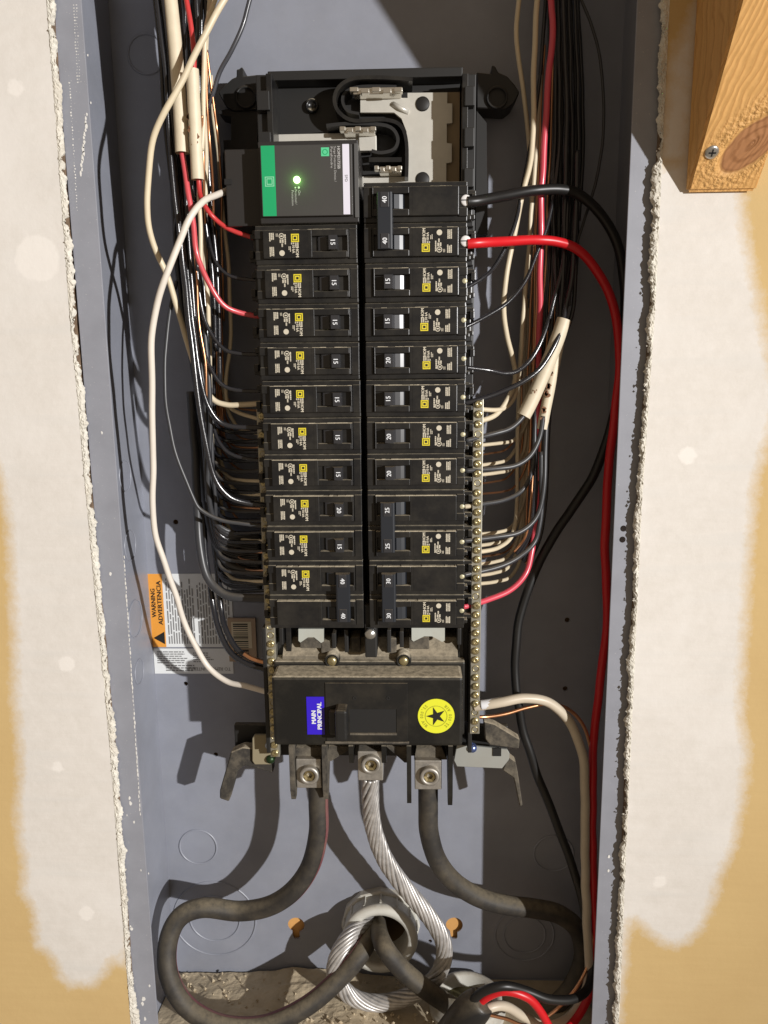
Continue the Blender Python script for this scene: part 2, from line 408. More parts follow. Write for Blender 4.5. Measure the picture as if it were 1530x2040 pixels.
# ------------------------------------------------------------------ the enclosure
HW, HO, FY, BY, ZB, ZT = .1885, .172, -.004, .091, -.642, .34
box = thing('panel_box', 'blue-grey painted steel breaker panel box set between torn drywall edges', 'panel box', (0, BY, ZB))
def bp(mb, name, mats): return shift(mb, box.location).build(name, mats, box)
def boolean_cut(o, cut):
    mo = o.modifiers.new('b', 'BOOLEAN'); mo.object = cut; mo.operation = 'DIFFERENCE'; mo.solver = 'EXACT'
    bpy.context.view_layer.update()
    me = bpy.data.meshes.new_from_object(o.evaluated_get(bpy.context.evaluated_depsgraph_get()))
    o.modifiers.clear(); o.data = me; bpy.data.objects.remove(cut)
mb = MB(); mb.box(-HW-.001, HW+.001, BY, BY+.0016, ZB, ZT)
back = bp(mb, 'back_panel', BOX)
holes = MB()
for x, y, r in ((350, 1040, 5), (370, 1362, 4.5), (430, 1503, 4.5), (1130, 1235, 5), (1126, 1372, 5), (857, 1875, 4)):
    c = at(x, y, BY); holes.lathe(c, [(0, -.01), (r*.00043, -.01), (r*.00043, .01), (0, .01)], seg=16, sm=False)
KEYS = []
for x in (590, 905):
    c = at(x, 1843, BY); KEYS.append(c)
    holes.prism([(c.x+.0077*math.cos(a), c.z+.0077*math.sin(a)) for a in [math.radians(-65+i*310/18) + 0 for i in range(19)]] , BY-.01, BY+.01) if False else None
    pts = [(c.x+.0077*math.cos(math.radians(a)), c.z+.0077*math.sin(math.radians(a))) for a in range(-68, 249, 14)]
    pts += [(c.x-.0030, c.z-.0125), (c.x-.0018, c.z-.0142), (c.x+.0018, c.z-.0142), (c.x+.0030, c.z-.0125)]
    holes.prism(pts, BY-.01, BY+.01)
BUSH = at(757, 1872, .068)
holes.lathe((BUSH.x, BY, BUSH.z), [(0, -.02), (.0265, -.02), (.0265, .02), (0, .02)], seg=40, sm=False)
cut = shift(holes, box.location).build('cut', HOLE, box); boolean_cut(back, cut)
for sg, nm in ((-1, 'side_wall'), (1, 'side_wall')):
    bp(MB().box(sg*HW, sg*(HW+.0016), FY+.0016, BY, ZB, ZT), nm, BOX)
    o = bp(MB().box(sg*HO, sg*(HW+.0016), FY, FY+.0015, ZB-.002, ZT, .0004), 'front_flange', FLG)
    if sg > 0:
        h = MB()
        for x, y in ((1242, 1053), (1240, 1075)): c = at(x, y, FY); h.lathe(c, [(0, -.01), (.0022, -.01), (.0022, .01), (0, .01)], seg=16, sm=False)
        boolean_cut(o, shift(h, box.location).build('cut', HOLE, box))
bp(MB().box(-HW, HW, FY+.0016, BY, ZB-.0016, ZB), 'bottom_wall', BOX)
bp(MB().box(-HW, HW, FY+.0016, BY, ZT, ZT+.0016), 'top_wall', BOX)
# knock-out rings pressed into the steel
for x, y, rr in ((395, 1687, (37,)), (428, 1830, (50, 82)), (1045, 1862, (41, 58)), (1103, 1700, (39,)), (292, 108, (37,))):
    c = at(x, y, BY); s = mmpx(x, y, BY)
    mb = MB()
    for r in rr: mb.lathe((c.x, BY-.0002, c.z), [(r*s-.0009, 0), (r*s-.0004, .0008), (r*s+.0004, .0008), (r*s+.0009, 0)], seg=48)
    bp(mb, 'knockout', BOX)
for z, r in ((-.225, .012), (-.285, .015), (-.33, .010), (-.17, .012)):
    mb = MB().lathe((-HW+.0002, .055, z), [(r-.0005, 0), (r-.0002, .0006), (r+.0002, .0006), (r+.0005, 0)], axis=(1, 0, 0), seg=40); bp(mb, 'knockout', BOX)
# paint splatter and scrapes on the flanges
mb = MB()
def blob(x, y, r, asp=1.0, Y=FY-.00025):
    c = at(x, y, Y); s = mmpx(x, y, Y); n = 9
    v = [(c.x+r*s*math.cos(2*math.pi*i/n)*random.uniform(.6, 1.2), Y, c.z+r*s*asp*math.sin(2*math.pi*i/n)*random.uniform(.7, 1.2)) for i in range(n)]
    mb.add(v, [tuple(range(n))])
for i in range(44): t = i/44; blob(139+15*t+random.uniform(-1, 1), 165+260*t, random.uniform(.5, 2.0))
for i in range(26):
    t = i/26; blob(147+8*t+random.uniform(-1, 1), 10+160*t, random.uniform(.8, 2.2), .6); blob(152+7*t+random.uniform(-1, 1), 10+160*t, random.uniform(.5, 2.), .6)
for i in range(16): t = i/16; blob(173-12*t+random.uniform(-1.5, 1.5), 228+125*t, random.uniform(1.5, 3.2), 2)
for i in range(60): t = i/60; blob(247+33*t+random.uniform(-.7, .7), 1110+520*t, random.uniform(.8, 1.7), 3.2)
for x, y, r in ((175, 110, 1.5), (181, 205, 1.5), (220, 1143, 2.5), (258, 1590, 2.5), (260, 1600, 3), (267, 1638, 2), (253, 1624, 1.5), (262, 1850, 3), (260, 1846, 2), (256, 1877, 2.5), (286, 1990, 4), (284, 2000, 3), (298, 1964, 2), (289, 2030, 3), (281, 1734, 1.5), (296, 1740, 1.5), (203, 862, 2), (226, 1420, 2), (1213, 1707, 2.5), (1212, 1735, 2.5)): blob(x, y, r, 1.6)
o = bp(mb, 'paint_splatter', SPLAT); o['kind'] = 'stuff'
# warning label, instruction label, barcode label stuck on the back
LY = BY-.0005
x0, x1, z0, z1 = rect(299, 1143, 463, 1289, LY); xo = at(327, 1216, LY).x
wl = bp(MB().box(x0, x1, LY, LY+.0003, z0, z1, 0), 'warning_label', LBLW)
ob = box.location
def sub(mb, name, mats, par): return shift(mb, ob).build(name, mats, par)
sub(MB().quad(x0, xo, z0, z1, LY-.0002), 'orange_band', ORANGE, wl)
mb = MB(); zc = (z0+z1)/2
put_text(mb, 'WARNING', .0052, (x0+.0036, LY-.0004, zc+.0070), (0, 0, 1), (-1, 0, 0), fit=.0250, bold=.0002)
put_text(mb, 'ADVERTENCIA', .0052, (x0+.0089, LY-.0004, zc+.0070), (0, 0, 1), (-1, 0, 0), fit=.0385, bold=.0002)
tx, tz = x0+.0063, z0+.0082
mb.add([(tx-.0048, LY-.0004, tz), (tx+.0048, LY-.0004, tz-.0056), (tx+.0048, LY-.0004, tz+.0056)], [(0, 1, 2)])
sub(mb, 'warning_lettering', INK, wl)
mb = MB(); lines(mb, xo+.002, xo+.026, z0+.003, z1-.003, LY-.0003, 11, 'v', fill=.42, rnd=.2); lines(mb, xo+.028, x1-.002, z0+.003, z1-.003, LY-.0003, 12, 'v', fill=.42, rnd=.3)
sub(mb, 'fine_print', LTXT, wl)
x0, x1, z0, z1 = rect(307, 1292, 464, 1342, LY)
wl = bp(MB().box(x0, x1, LY, LY+.0003, z0, z1, 0), 'instruction_label', LBLW)
mb = MB(); lines(mb, x0+.003, x0+.030, z0+.009, z1-.002, LY-.0003, 6, 'h', fill=.5, rnd=.25); lines(mb, x0+.034, x1-.012, z0+.010, z1-.003, LY-.0003, 5, 'h', fill=.4, rnd=.5); lines(mb, x0+.010, x0+.042, z0+.002, z0+.0085, LY-.0003, 3, 'h', fill=.5)
put_text(mb, 'TO REMOVE INTERIOR', .0042, (x1-.0215, LY-.0003, z0+.0045), (-1, 0, 0), (0, 0, -1), .9)
sub(mb, 'fine_print', LTXT, wl)
x0, x1, z0, z1 = rect(455, 1232, 510, 1318, .088)
wl = bp(MB().box(x0, x1, .088, .0905, z0, z1, 0), 'barcode_label', LBLT)
mb = MB().quad(x0+.003, x1-.0035, z0+.012, z1-.003, .0878); sub(mb, 'barcode_field', LBLC, wl)
mb = MB(); z = z1-.0045
while z > z0+.003:
    h = random.choice((.0006, .0006, .0011, .0017)); mb.quad(x0+.0045, x1-.0065, z-h, z, .0876); z -= h+random.choice((.0007, .0011, .0016))
sub(mb, 'barcode', INK, wl)
# stud seen through the keyholes
for c in KEYS:
    o = MB().box(c.x-.019, c.x+.019, BY+.0045, BY+.04, c.z-.1, c.z+.1).build('wall_stud', STUD); o['kind'] = 'structure'
    tag(o, 'orange wood framing seen through the keyhole slot in the box back')
o = MB().box(-.30, .30, BY+.075, BY+.085, ZB-.1, ZT+.05).build('added_back_board', mat('added_board_brown', (.10, .07, .045), .95)); o['kind'] = 'structure'  # unseen board added behind the holes so no ambient light shows through
# ------------------------------------------------------------------ bushing in the back
bs = thing('conduit_bushing', 'grey plastic ribbed conduit bushing where the thick cables enter the box', 'bushing', (BUSH.x, BY, BUSH.z))
c0 = (0, 0, 0)
MB().lathe(c0, [(.0268, -.02), (.0268, .007), (.0345, .007), (.0355, .006), (.0355, .0), (.030, 0)], seg=12, sm=False).build('lock_nut', PVC, bs)
MB().lathe(c0, [(.0310, .007), (.0325, .008), (.0325, .018), (.0330, .0185), (.0335, .0215), (.0325, .0240), (.0285, .0252), (.0252, .0245), (.0240, .022), (.0236, .004), (.0235, -.03)], seg=56).build('bushing_ring', PVC, bs)
mb = MB()
for i in range(14):
    a = 2*math.pi*i/14+.2; u = Vector((math.cos(a), 0, math.sin(a))); w = Vector((-math.sin(a), 0, math.cos(a)))
    v = [u*r+w*s+Vector((0, -h, 0)) for r in (.0315, .0338) for s in (-.0008, .0008) for h in (.0075, .0190)]
    mb.add(v, [(0, 1, 3, 2), (4, 6, 7, 5), (0, 4, 5, 1), (2, 3, 7, 6), (0, 2, 6, 4), (1, 5, 7, 3)])
mb.build('grip_rib', PVC, bs)
MB().lathe(c0, [(.0233, .0), (.0233, -.12), (0, -.12)], seg=32).build('conduit', mat('conduit_inside', (.16, .105, .05), .7), bs)
# second fitting in the bottom wall
c = at(905, 1975, .045)
b2 = thing('bottom_fitting', 'pale ring fitting lying in the dusty box bottom behind the taped cable', 'conduit fitting', (c.x+.012, .055, ZB))
MB().lathe(c0, [(.024, 0), (.033, 0), (.033, .006), (.030, .0065), (.030, .013), (.027, .0145), (.024, .013), (.024, 0)], axis=(0, 0, 1), seg=40).build('ring', PVC, b2)
MB().lathe(c0, [(.0, .002), (.024, .002)], axis=(0, 0, 1), seg=40).build('plug', mat('olive_rubber', (.10, .085, .035), .7), b2)
# ------------------------------------------------------------------ debris on the bottom
mb = MB(); V = []; nx, ny = 150, 46
for j in range(ny):
    for i in range(nx):
        x = -HW+.001+(2*HW-.002)*i/(nx-1); y = .002+(BY-.0025-.002)*j/(ny-1)
        fade = max(.05, min(1, (.075-x)/.09))
        h = .002+.0045*max(0, noise.noise(Vector((x*16, y*16, 1)))+.28)+.0011*noise.noise(Vector((x*70, y*70, 2)))+.0004*noise.noise(Vector((x*260, y*260, 5)))
        V.append((x, y, ZB+.0006+max(0, h)*fade*(1+.9*math.exp(-((x+.07)/.07)**2))))
mb.add(V, [(j*nx+i, j*nx+i+1, (j+1)*nx+i+1, (j+1)*nx+i) for j in range(ny-1) for i in range(nx-1)], 0, False)
for k in range(300):
    x, y = random.uniform(-HW+.01, .06), random.uniform(.004, BY-.006); r = random.uniform(.0006, .0022)*(2 if random.random() < .05 else 1)
    c = Vector((x, y, ZB+.004+.003*random.random())); v = [c+Vector(q)*r*random.uniform(.5, 1.4) for q in ((1, 0, 0), (-1, 0, 0), (0, 1, 0), (0, -1, 0), (0, 0, 1), (0, 0, -1))]
    mb.add(v, [(0, 2, 4), (2, 1, 4), (1, 3, 4), (3, 0, 4), (2, 0, 5), (1, 2, 5), (3, 1, 5), (0, 3, 5)])
o = mb.build('debris', DUST); o['kind'] = 'stuff'; tag(o, 'tan plaster dust and crumbs heaped on the box bottom', 'dust')
# ------------------------------------------------------------------ interior base (bus assembly)
base = thing('bus_base', 'black plastic interior base with tin bus plates above the breakers', 'bus base', (0, BY, -.28))
def bb(mb, name, mats): return shift(mb, base.location).build(name, mats, base)
def pxp(pts, Y): return [(p.x, p.z) for p in (at(x, y, Y) for x, y in pts)]
x0, x1, zt, _ = *rect(512, 155, 948, 160, .055)[:2], at(730, 153, .055).z, 0
zlow = -.36
bb(MB().box(x0, x1, .055, .060, zlow, zt, .0008), 'base_plate', BASE)
bb(MB().box(x0+.004, x1-.004, .0605, .0905, zlow+.02, zt-.012), 'standoff_block', BASE)
bb(MB().box(x0+.010, x1-.010, .040, .055, zt-.006, zt, .0008), 'top_rib', BASE)
for sx, pa in ((-1, [(516, 152), (545, 156), (548, 290), (516, 290)]), (1, [(920, 152), (948, 150), (945, 360), (918, 360)])):
    P = pxp(pa, .033); xs = [p[0] for p in P]
    bb(MB().box(min(xs), max(xs)-.004*(sx < 0) , .030, .055, zlow, max(p[1] for p in P), .0007), 'side_rail', BASE)
    bb(MB().box((min(xs) if sx > 0 else max(xs)-.004), (min(xs)+.004 if sx > 0 else max(xs)), .025, .055, zlow, max(p[1] for p in P)-.001, .0005), 'rail_rib', BLK)
    for k in range(7):
        zz = zt-.018-.0254*k
        bb(MB().box(min(xs)+.0015, max(xs)-.0015, .022, .034, zz-.012, zz, .0006), 'rail_tab', BASE)
bb(MB().prism(pxp([(440, 192), (452, 178), (468, 164), (476, 161), (476, 146), (481, 146), (486, 141), (490, 146), (490, 160), (516, 157), (516, 226), (470, 228), (456, 221)], .07), .062, .085, bev=.0006), 'mounting_ear', BASE)
bb(MB().prism(pxp([(1032, 192), (1022, 176), (1008, 160), (990, 152), (984, 140), (978, 138), (976, 155), (948, 152), (948, 222), (1005, 225), (1020, 214)], .07), .062, .085, bev=.0006), 'mounting_ear', BASE)
bb(MB().prism(pxp([(458, 222), (516, 222), (516, 450), (448, 450), (448, 284), (464, 284), (464, 238), (440, 232), (440, 226)], .07), .064, .084), 'side_wing', BASE)
bb(MB().prism(pxp([(948, 226), (968, 250), (970, 470), (946, 470)], .07), .064, .084), 'side_wing', BASE)
for cx, cy_ in ((490, 195), (990, 195)):
    c = at(cx, cy_, .0615); bb(MB().lathe(c, [(.0075, -.001), (.0075, .0018), (.0062, .0018), (.0060, -.004)], seg=28), 'ear_collar', BASE)
c = at(622, 212, .054); bb(MB().lathe(c, [(.0045, -.001), (.0045, .0025), (.0032, .0025), (.0030, .0015), (0, .0015)], seg=20), 'rivet', BLK)
def wallpath(pts, w, y0, y1):
    P = spline([at(x, y, y0) for x, y in pts], 5); n = len(P); v = []; f = []
    for i in range(n):
        t = (P[min(i+1, n-1)]-P[max(i-1, 0)]).normalized(); s = Vector((-t.z, 0, t.x))*w/2
        for a, y in ((-1, y0), (1, y0), (1, y1), (-1, y1)): q = P[i]+s*a; v.append((q.x, y, q.z))
    for i in range(n-1):
        for k in range(4): f.append((i*4+k, i*4+(k+1) % 4, i*4+4+(k+1) % 4, i*4+4+k))
    f += [(0, 1, 2, 3), tuple((n-1)*4+k for k in (3, 2, 1, 0))]
    return MB().add(v, f)
bb(wallpath([(822, 158), (760, 154), (705, 156), (676, 172), (666, 198), (676, 224), (705, 240), (765, 238), (798, 250), (810, 285), (810, 352)], .0024, .034, .055), 'bus_barrier', BLK)
bb(wallpath([(790, 172), (720, 172), (690, 182), (682, 200), (692, 220), (715, 226)], .0018, .040, .055), 'bus_barrier', BASE)
bb(wallpath([(650, 250), (700, 246), (770, 250), (792, 272), (786, 296), (760, 304), (740, 300)], .0022, .036, .055), 'bus_barrier', BASE)
bb(wallpath([(735, 318), (800, 318)], .003, .036, .055), 'bus_barrier', BLK)
# tin plated bus plates and jaws
PY = .047
bb(MB().prism(pxp([(718, 224), (718, 190), (798, 190), (800, 195), (812, 195), (812, 185), (891, 184), (891, 206), (901, 206), (901, 245), (890, 246), (890, 285), (900, 286), (900, 323), (889, 325), (889, 372), (716, 372), (716, 352), (810, 352), (810, 262), (800, 236), (785, 224)], PY), PY, PY+.003), 'bus_plate', TIN)
x0, x1, z0, z1 = rect(552, 266, 716, 330, PY); bb(MB().box(x0, x1, PY, PY+.003, z0, z1, .0003), 'bus_plate', TIN)
x0, x1, z0, z1 = rect(715, 270, 750, 300, .044); bb(MB().box(x0, x1, .044, PY+.003, z0, z1, .0005), 'bus_finger', TIN)
x0, x1, z0, z1 = rect(889, 184, 921, 372, PY+.004); bb(MB().box(x0, x1, PY+.0035, PY+.006, z0, z1), 'insulator_strip', TAN)
for x, y in ((842, 207), (842, 357)):
    c = at(x, y, PY-.0003); bb(MB().lathe(c, [(.0048, -.003), (.0048, .0004), (.0040, .0008), (0, .0008)], seg=24), 'plate_hole_disc', INK)  # black discs painted as the darkness of holes through the plate
c = at(797, 212, PY-.0006); v = MB().tube([at(782, 207, PY-.0002), at(797, 215, PY-.0014), at(814, 223, PY-.0002)], .0018, 8); bb(v, 'pressed_rib', TIN)
for xs, y in (((690, 800), 182), ((672, 748), 260), ((742, 800), 338)):
    x0, x1, z0, z1 = rect(xs[0]+14, y-4, xs[1], y+9, .040)
    bb(MB().box(x0, x1, .036, PY, z0, z1, .0008), 'stab', STAB)
    mb = MB(); k = 0
    for i in range(5):
        xx = xs[0]+(xs[1]-xs[0])*(i+.3)/5; a, b, c_, d = rect(xx, y-8+3*(i % 2), xx+(xs[1]-xs[0])/5*.8, y+1+3*(i % 2), .034); mb.box(a, b, .033, .040, c_, d, .0007)
    bb(mb, 'spring_jaw', STAB)
# lower end: tabs, centre screw, feet and plates
for r_ in ((595, 1252, 645, 1279), (820, 1250, 886, 1277)):
    p, q, r2, t2 = r_; h = t2-q
    bb(MB().prism(pxp([(p, q), (r2, q), (r2, t2-2), (r2-5, t2+1), (p+(r2-p)*.62, q+h*.62), (p+(r2-p)*.38, q+h*.62), (p+4, t2), (p, t2-3)], .022), .021, .024), 'bus_tab', mat('pale_tab', (.50, .52, .47), .55, metal=.2, grime=.35))
c = at(738, 1262, .004); bb(MB().lathe(c, [(0, -.010), (.0026, -.010), (.0026, 0), (.0040, 0), (.0042, .001), (.0032, .0026), (0, .0030)], seg=24), 'centre_screw', STEEL)
bb(MB().box(c.x-.0044, c.x+.0044, c.y+.004, .055, c.z-.02, c.z+.02, .001), 'screw_post', BASE)
for x, a, b in ((690, 1255, 1300), (775, 1255, 1300), (665, 1262, 1292), (800, 1258, 1290), (560, 1252, 1285), (915, 1252, 1285), (530, 1252, 1500), (937, 1262, 1500)):
    x0, x1, z0, z1 = rect(x-4, a, x+4, b, .02); bb(MB().box(x0, x1, .020, .055, z0, z1, .0006), 'support_fin', BASE)
x0, x1, z0, z1 = rect(470, 1440, 1010, 1500, .055); bb(MB().box(x0, x1, .050, .056, z0, z1, .001), 'foot_crossbar', BASE)
bb(MB().prism(pxp([(462, 1494), (486, 1484), (520, 1488), (545, 1493), (545, 1535), (490, 1520), (476, 1530), (458, 1592), (440, 1586), (440, 1570)], .040), .036, .046, bev=.0008), 'foot', DUSTY)
bb(MB().prism(pxp([(1010, 1500), (1026, 1512), (1030, 1532), (1040, 1600), (1034, 1602), (1022, 1545), (1000, 1530)], .040), .036, .044, bev=.0008), 'foot', DUSTY)
bb(MB().prism(pxp([(963, 1434), (985, 1440), (1035, 1470), (1033, 1490), (975, 1482), (966, 1470)], .030), .028, .036, bev=.0008), 'bracket', DUSTY)
bb(MB().prism(pxp([(503, 1470), (508, 1463), (540, 1463), (540, 1522), (508, 1522), (503, 1515)], .034), .033, .0355, bev=.0004), 'bond_plate', mat('dusty_plate', (.30, .26, .17), .6, metal=.2, grime=.3))
bb(MB().prism(pxp([(904, 1514), (910, 1482), (1010, 1492), (1015, 1500), (1014, 1512), (1000, 1530), (910, 1526)], .034), .033, .0355, bev=.0004), 'bond_plate', mat('grey_plate', (.42, .43, .40), .5, metal=.4, grime=.2))
c = at(990, 1498, .0328); bb(MB().box(c.x-.0033, c.x+.0033, .0322, .0332, c.z-.0033, c.z+.0033), 'square_hole', HOLE)
for x, y, M_, nm in ((941, 1490, BLUES, 'plate_screw'), (539, 1512, GREENS, 'ground_screw'), (537, 1484, STEEL, 'plate_screw')):
    c = at(x, y, .033); bb(MB().lathe(c, [(.0036, -.002), (.0036, .001), (.0026, .0028), (0, .0032)], seg=18), nm, M_)

# ------------------------------------------------------------------ breakers (right-hand column geometry; other column is turned 180 deg)
def slot(mb, u0, u1, v0, v1, a0, a1, b0, b1, y0, y1, bev=.0005):
    """plate with a rectangular opening"""
    mb.box(u0, a0, y0, y1, v0, v1, bev); mb.box(a1, u1, y0, y1, v0, v1, bev)
    mb.box(a0-.0002, a1+.0002, y0+.00002, y1, b1, v1, bev); mb.box(a0-.0002, a1+.0002, y0+.00002, y1, v0, b0, bev)
def pole_body(mb, v):
    mb.box(.0022, .0700, .0040, .052, v-.01245, v+.01245, .0006)
    mb.box(.0022, .0075, .0022, .0045, v-.0095, v+.0095, .0005)
    mb.box(.0645, .0702, .0025, .0045, v-.0095, v-.0040, .0005)
    mb.box(.0645, .0702, .0030, .0045, v+.0040, v+.0095, .0005)
def pole_face(mb, v):
    slot(mb, .0078, .0643, v-.0090, v+.0090, .0088, .0318, v-.0048, v+.0048, 0, .0046)
    mb.box(.0088, .0318, .0085, .0095, v-.005, v+.005)
    for a, b in ((.0349, .0351), (.0335, .0395)):
        pass
    mb.box(.0340, .0344, -.00012, .0004, v-.0086, v+.0086)
def clips(mb, v):
    mb.box(.0698, .0765, .016, .022, v+.0062, v+.0092, .0005); mb.box(.0698, .0760, .016, .022, v-.0092, v-.0060, .0005)
    mb.box(.0735, .0765, .014, .021, v+.0018, v+.0070, .0005); mb.box(.0700, .0745, .020, .034, v-.0100, v+.0100, .0006)
    mb.box(.0698, .0728, .009, .016, v-.0105, v-.0078, .0005)
def handle_mesh(mb, v):
    poly = [(.0148, .004), (.0148, -.0050), (.0152, -.0055), (.0203, -.0052), (.0207, -.0046), (.0222, .0004), (.0256, .0012), (.0279, .0022), (.0296, .0050), (.0300, .0085), (.0148, .0085)]
    mb.profile([(a, b) for a, b in poly], v-.0044, v+.0044, 'z')
def tie_mesh(mb):
    mb.profile([(.0112, .003), (.0112, -.0046), (.0118, -.0052), (.0200, -.0052), (.0210, -.0046), (.0216, .003)], -.0175, .0175, 'z')
    for v in (.0127, -.0127):
        mb.profile([(.0205, .002), (.0222, .0004), (.0256, .0012), (.0279, .0022), (.0296, .0050), (.0300, .0085), (.0205, .0085)], v-.0044, v+.0044, 'z')
R1, T1 = (0, 0, 1), (-1, 0, 0)
def logo_mesh(mb, v):
    y = -.00022; c = (.0428, v-.0038); h = .0026
    mb.quad(c[0]-h, c[0]+h, c[1]-h, c[1]+h, y, 0)
    for a, b in ((.0019, .00155),):
        mb.quad(c[0]-a, c[0]+a, c[1]+b, c[1]+a, y-.0001, 1); mb.quad(c[0]-a, c[0]+a, c[1]-a, c[1]-b, y-.0001, 1)
        mb.quad(c[0]-a, c[0]-b, c[1]-a, c[1]+a, y-.0001, 1); mb.quad(c[0]+b, c[0]+a, c[1]-a, c[1]+a, y-.0001, 1)
    mb.quad(c[0]-.0008, c[0]+.0008, c[1]-.0008, c[1]+.0008, y-.0001, 1)
def print_mesh(mb, v, seed=1):
    random.seed(seed); y = -.00022
    put_text(mb, 'HOM', .0029, (.0417, y, v+.0052), R1, T1, .95, bold=.00012)
    put_text(mb, '10 kA', .0024, (.0441, y, v+.0031), R1, T1, .9, bold=.0001)
    lines(mb, .0404, .0430, v-.0009, v+.0022, y, 2, 'v', fill=.7, rnd=.1)
    lines(mb, .0432, .0458, v-.0009, v+.0003, y, 2, 'v', fill=.7, rnd=.1)
    lines(mb, .0456, .0474, v+.0015, v+.0052, y, 2, 'v', fill=.6, rnd=.4)
    lines(mb, .0486, .0500, v-.0062, v+.0012, y, 1, 'v', fill=.6, rnd=.2)
    lines(mb, .0502, .0532, v-.0030, v-.0006, y, 2, 'v', fill=.75, rnd=.1); lines(mb, .0508, .0520, v-.0004, v+.0018, y, 1, 'v', fill=.8, rnd=.1)
    mb.ring((.0517, v-.0051), .00135, .00185, y, 20); mb.quad(.0509, .0525, v-.0055, v-.0046, y)
    mb.disc((.0517, v+.0056), .0018, y, 20)
    lines(mb, .0540, .0556, v-.0068, v-.0048, y, 2, 'v', fill=.5, rnd=0)
    lines(mb, .0566, .0600, v-.0072, v-.0016, y, 3, 'v', fill=.75, rnd=.25); lines(mb, .0568, .0600, v+.0016, v+.0078, y, 3, 'v', fill=.75, rnd=.12)
    random.seed(seed+99)
def num_mesh(t, v, u=.0177, s=.0044):
    mb = MB(); put_text(mb, t, s, (u, -.00572, v), R1, T1, .95, bold=.00008); return mb.mesh('rating_number', WPRINT)
def screw_mesh(mb, v, r=.0024, y=.0055, u=.0682):
    k = .35 if r < .003 else .8
    mb.lathe((u, y, v+.0005), [(r, -.006), (r, .0008*k), (r*.8, .0017*k), (0, .0019*k)], seg=18)
    if r > .003: mb.box(u-r*.9, u+r*.9, y-.0021, y-.0012, v+.0002, v+.0007, mi=1)
SCREWM = mat('terminal_screw', (.50, .46, .30), .45, metal=.3)
SCREWB = mat('screw_glint_white', (.88, .86, .84), .2, metal=0, spec=.9)  # chrome glint put into a near-white, non-metal colour
def mk(fn, name, mats, *v):
    mb = MB(); fn(mb, *v); return mb.mesh(name, mats)
M1 = dict(body=mk(pole_body, 'housing', BLK, 0), face=mk(pole_face, 'face_plate', BLK, 0), clip=mk(clips, 'wire_clip', BLK, 0), handle=mk(handle_mesh, 'handle', BLK2, 0),
          logo=mk(logo_mesh, 'logo', [YEL, INK], 0), prt=mk(print_mesh, 'lettering', PRINT, 0), scr=mk(screw_mesh, 'terminal_screw', SCREWM, 0, .0019, .0045, .0684))
H = .0127
def two(fn):
    def g(mb): fn(mb, H); fn(mb, -H)
    return g
M2 = dict(body=mk(two(pole_body), 'housing', BLK), tie=mk(tie_mesh, 'handle_tie', TIE), logo=mk(logo_mesh, 'logo', [YEL, INK], -H), prt=mk(print_mesh, 'lettering', PRINT, -H, 3))
FACEUP = mk(pole_face, 'face_plate', BLK, H); FACEDN = mk(pole_face, 'face_plate', BLK, -H)
NUM = {}
FILM = mat('pale_dust_film', (.60, .53, .39), .95, var=.3, vscale=900)
def zrow(k): return -.009-.0254*k
def breaker(side, rows, rating, label):
    z = sum(zrow(k) for k in rows)/len(rows)
    t = thing('circuit_breaker', label, 'circuit breaker', (random.uniform(-.0003, .0003), random.uniform(-.0004, .0004), z), 'breakers plugged onto the bus')
    if side < 0: t.rotation_euler = (0, math.pi, 0)
    t.rotation_euler.y += random.uniform(-.004, .004)
    if len(rows) == 1:
        for k in ('body', 'face', 'clip', 'prt', 'logo')+(('scr',) if side > 0 else ()):
            q = link(M1[k].name.split('.')[0], M1[k], t)
            if k == 'prt': jx = random.uniform(-.0011, .0006); jz = random.uniform(-.0003, .0003)
            if k in ('prt', 'logo'): q.location = (jx, 0, jz)
        h = link('handle', M1['handle'], t)
        if rating not in NUM: NUM[rating] = num_mesh(str(rating), 0)
        link('rating_number', NUM[rating], h)
    else:
        link('housing', M2['body'], t); link('face_plate', FACEUP, t); link('face_plate', FACEDN, t); link('lettering', M2['prt'], t); link('logo', M2['logo'], t)
        h = link('handle_tie', M2['tie'], t)
        for v in (H, -H):
            k = (rating, v)
            if k not in NUM:
                NUM[k] = num_mesh(str(rating), v, .0163); 
            link('rating_number', NUM[k], h)
            pb = MB().box(.0134, .0190, -.00565, -.0045, v-.0046, v+.0046, .0003); pb.build('number_block', BLK2, h)
            c = link('wire_clip', M1['clip'], t); c.location = (0, 0, v)
            if rating == 40 and side > 0:
                mb = MB(); screw_mesh(mb, v, .0036, .004, .0690); mb.build('terminal_screw', [SCREWB, HOLE], t)
            elif side > 0:
                c = link('terminal_screw', M1['scr'], t); c.location = (0, 0, v)
    up = 1 if side > 0 else -1
    for k in rows:
        mb = MB(); v0 = (zrow(k)-z)*up; u = .0080; amt = .35+.65*min(1, max(0, (k+1)/7))
        while u < .0638:
            w = random.uniform(.0015, .006); e = min(.0640, u+w); h = random.uniform(.00010, .00042)*amt
            if random.random() < amt+.12: mb.box(u, e, random.uniform(.0, .0006), .0040, v0+up*.0090, v0+up*(.0090+h))
            u = e
        if mb.v: mb.build('dust_film', FILM, t)
    return t
ORD = ['first', 'second', 'third', 'fourth', 'fifth', 'sixth', 'seventh', 'eighth', 'ninth', 'tenth']
for i, r in enumerate([15]*7+[20, 15]):
    if r == 20: lb = 'lone 20 amp breaker in the column under the green-striped surge protector'
    elif i == 8: lb = '15 amp breaker directly above the double 40 with its handle tie, below the 20'
    else: lb = f'black 15 amp breaker, {ORD[i]} below the green-striped surge protector'
    breaker(-1, [i], r, lb)
breaker(-1, [9, 10], 40, 'double 40 amp breaker below the surge protector column, just above the main breaker')
breaker(1, [-1, 0], 40, 'double 40 amp breaker holding the thick red wire and thick black wire')
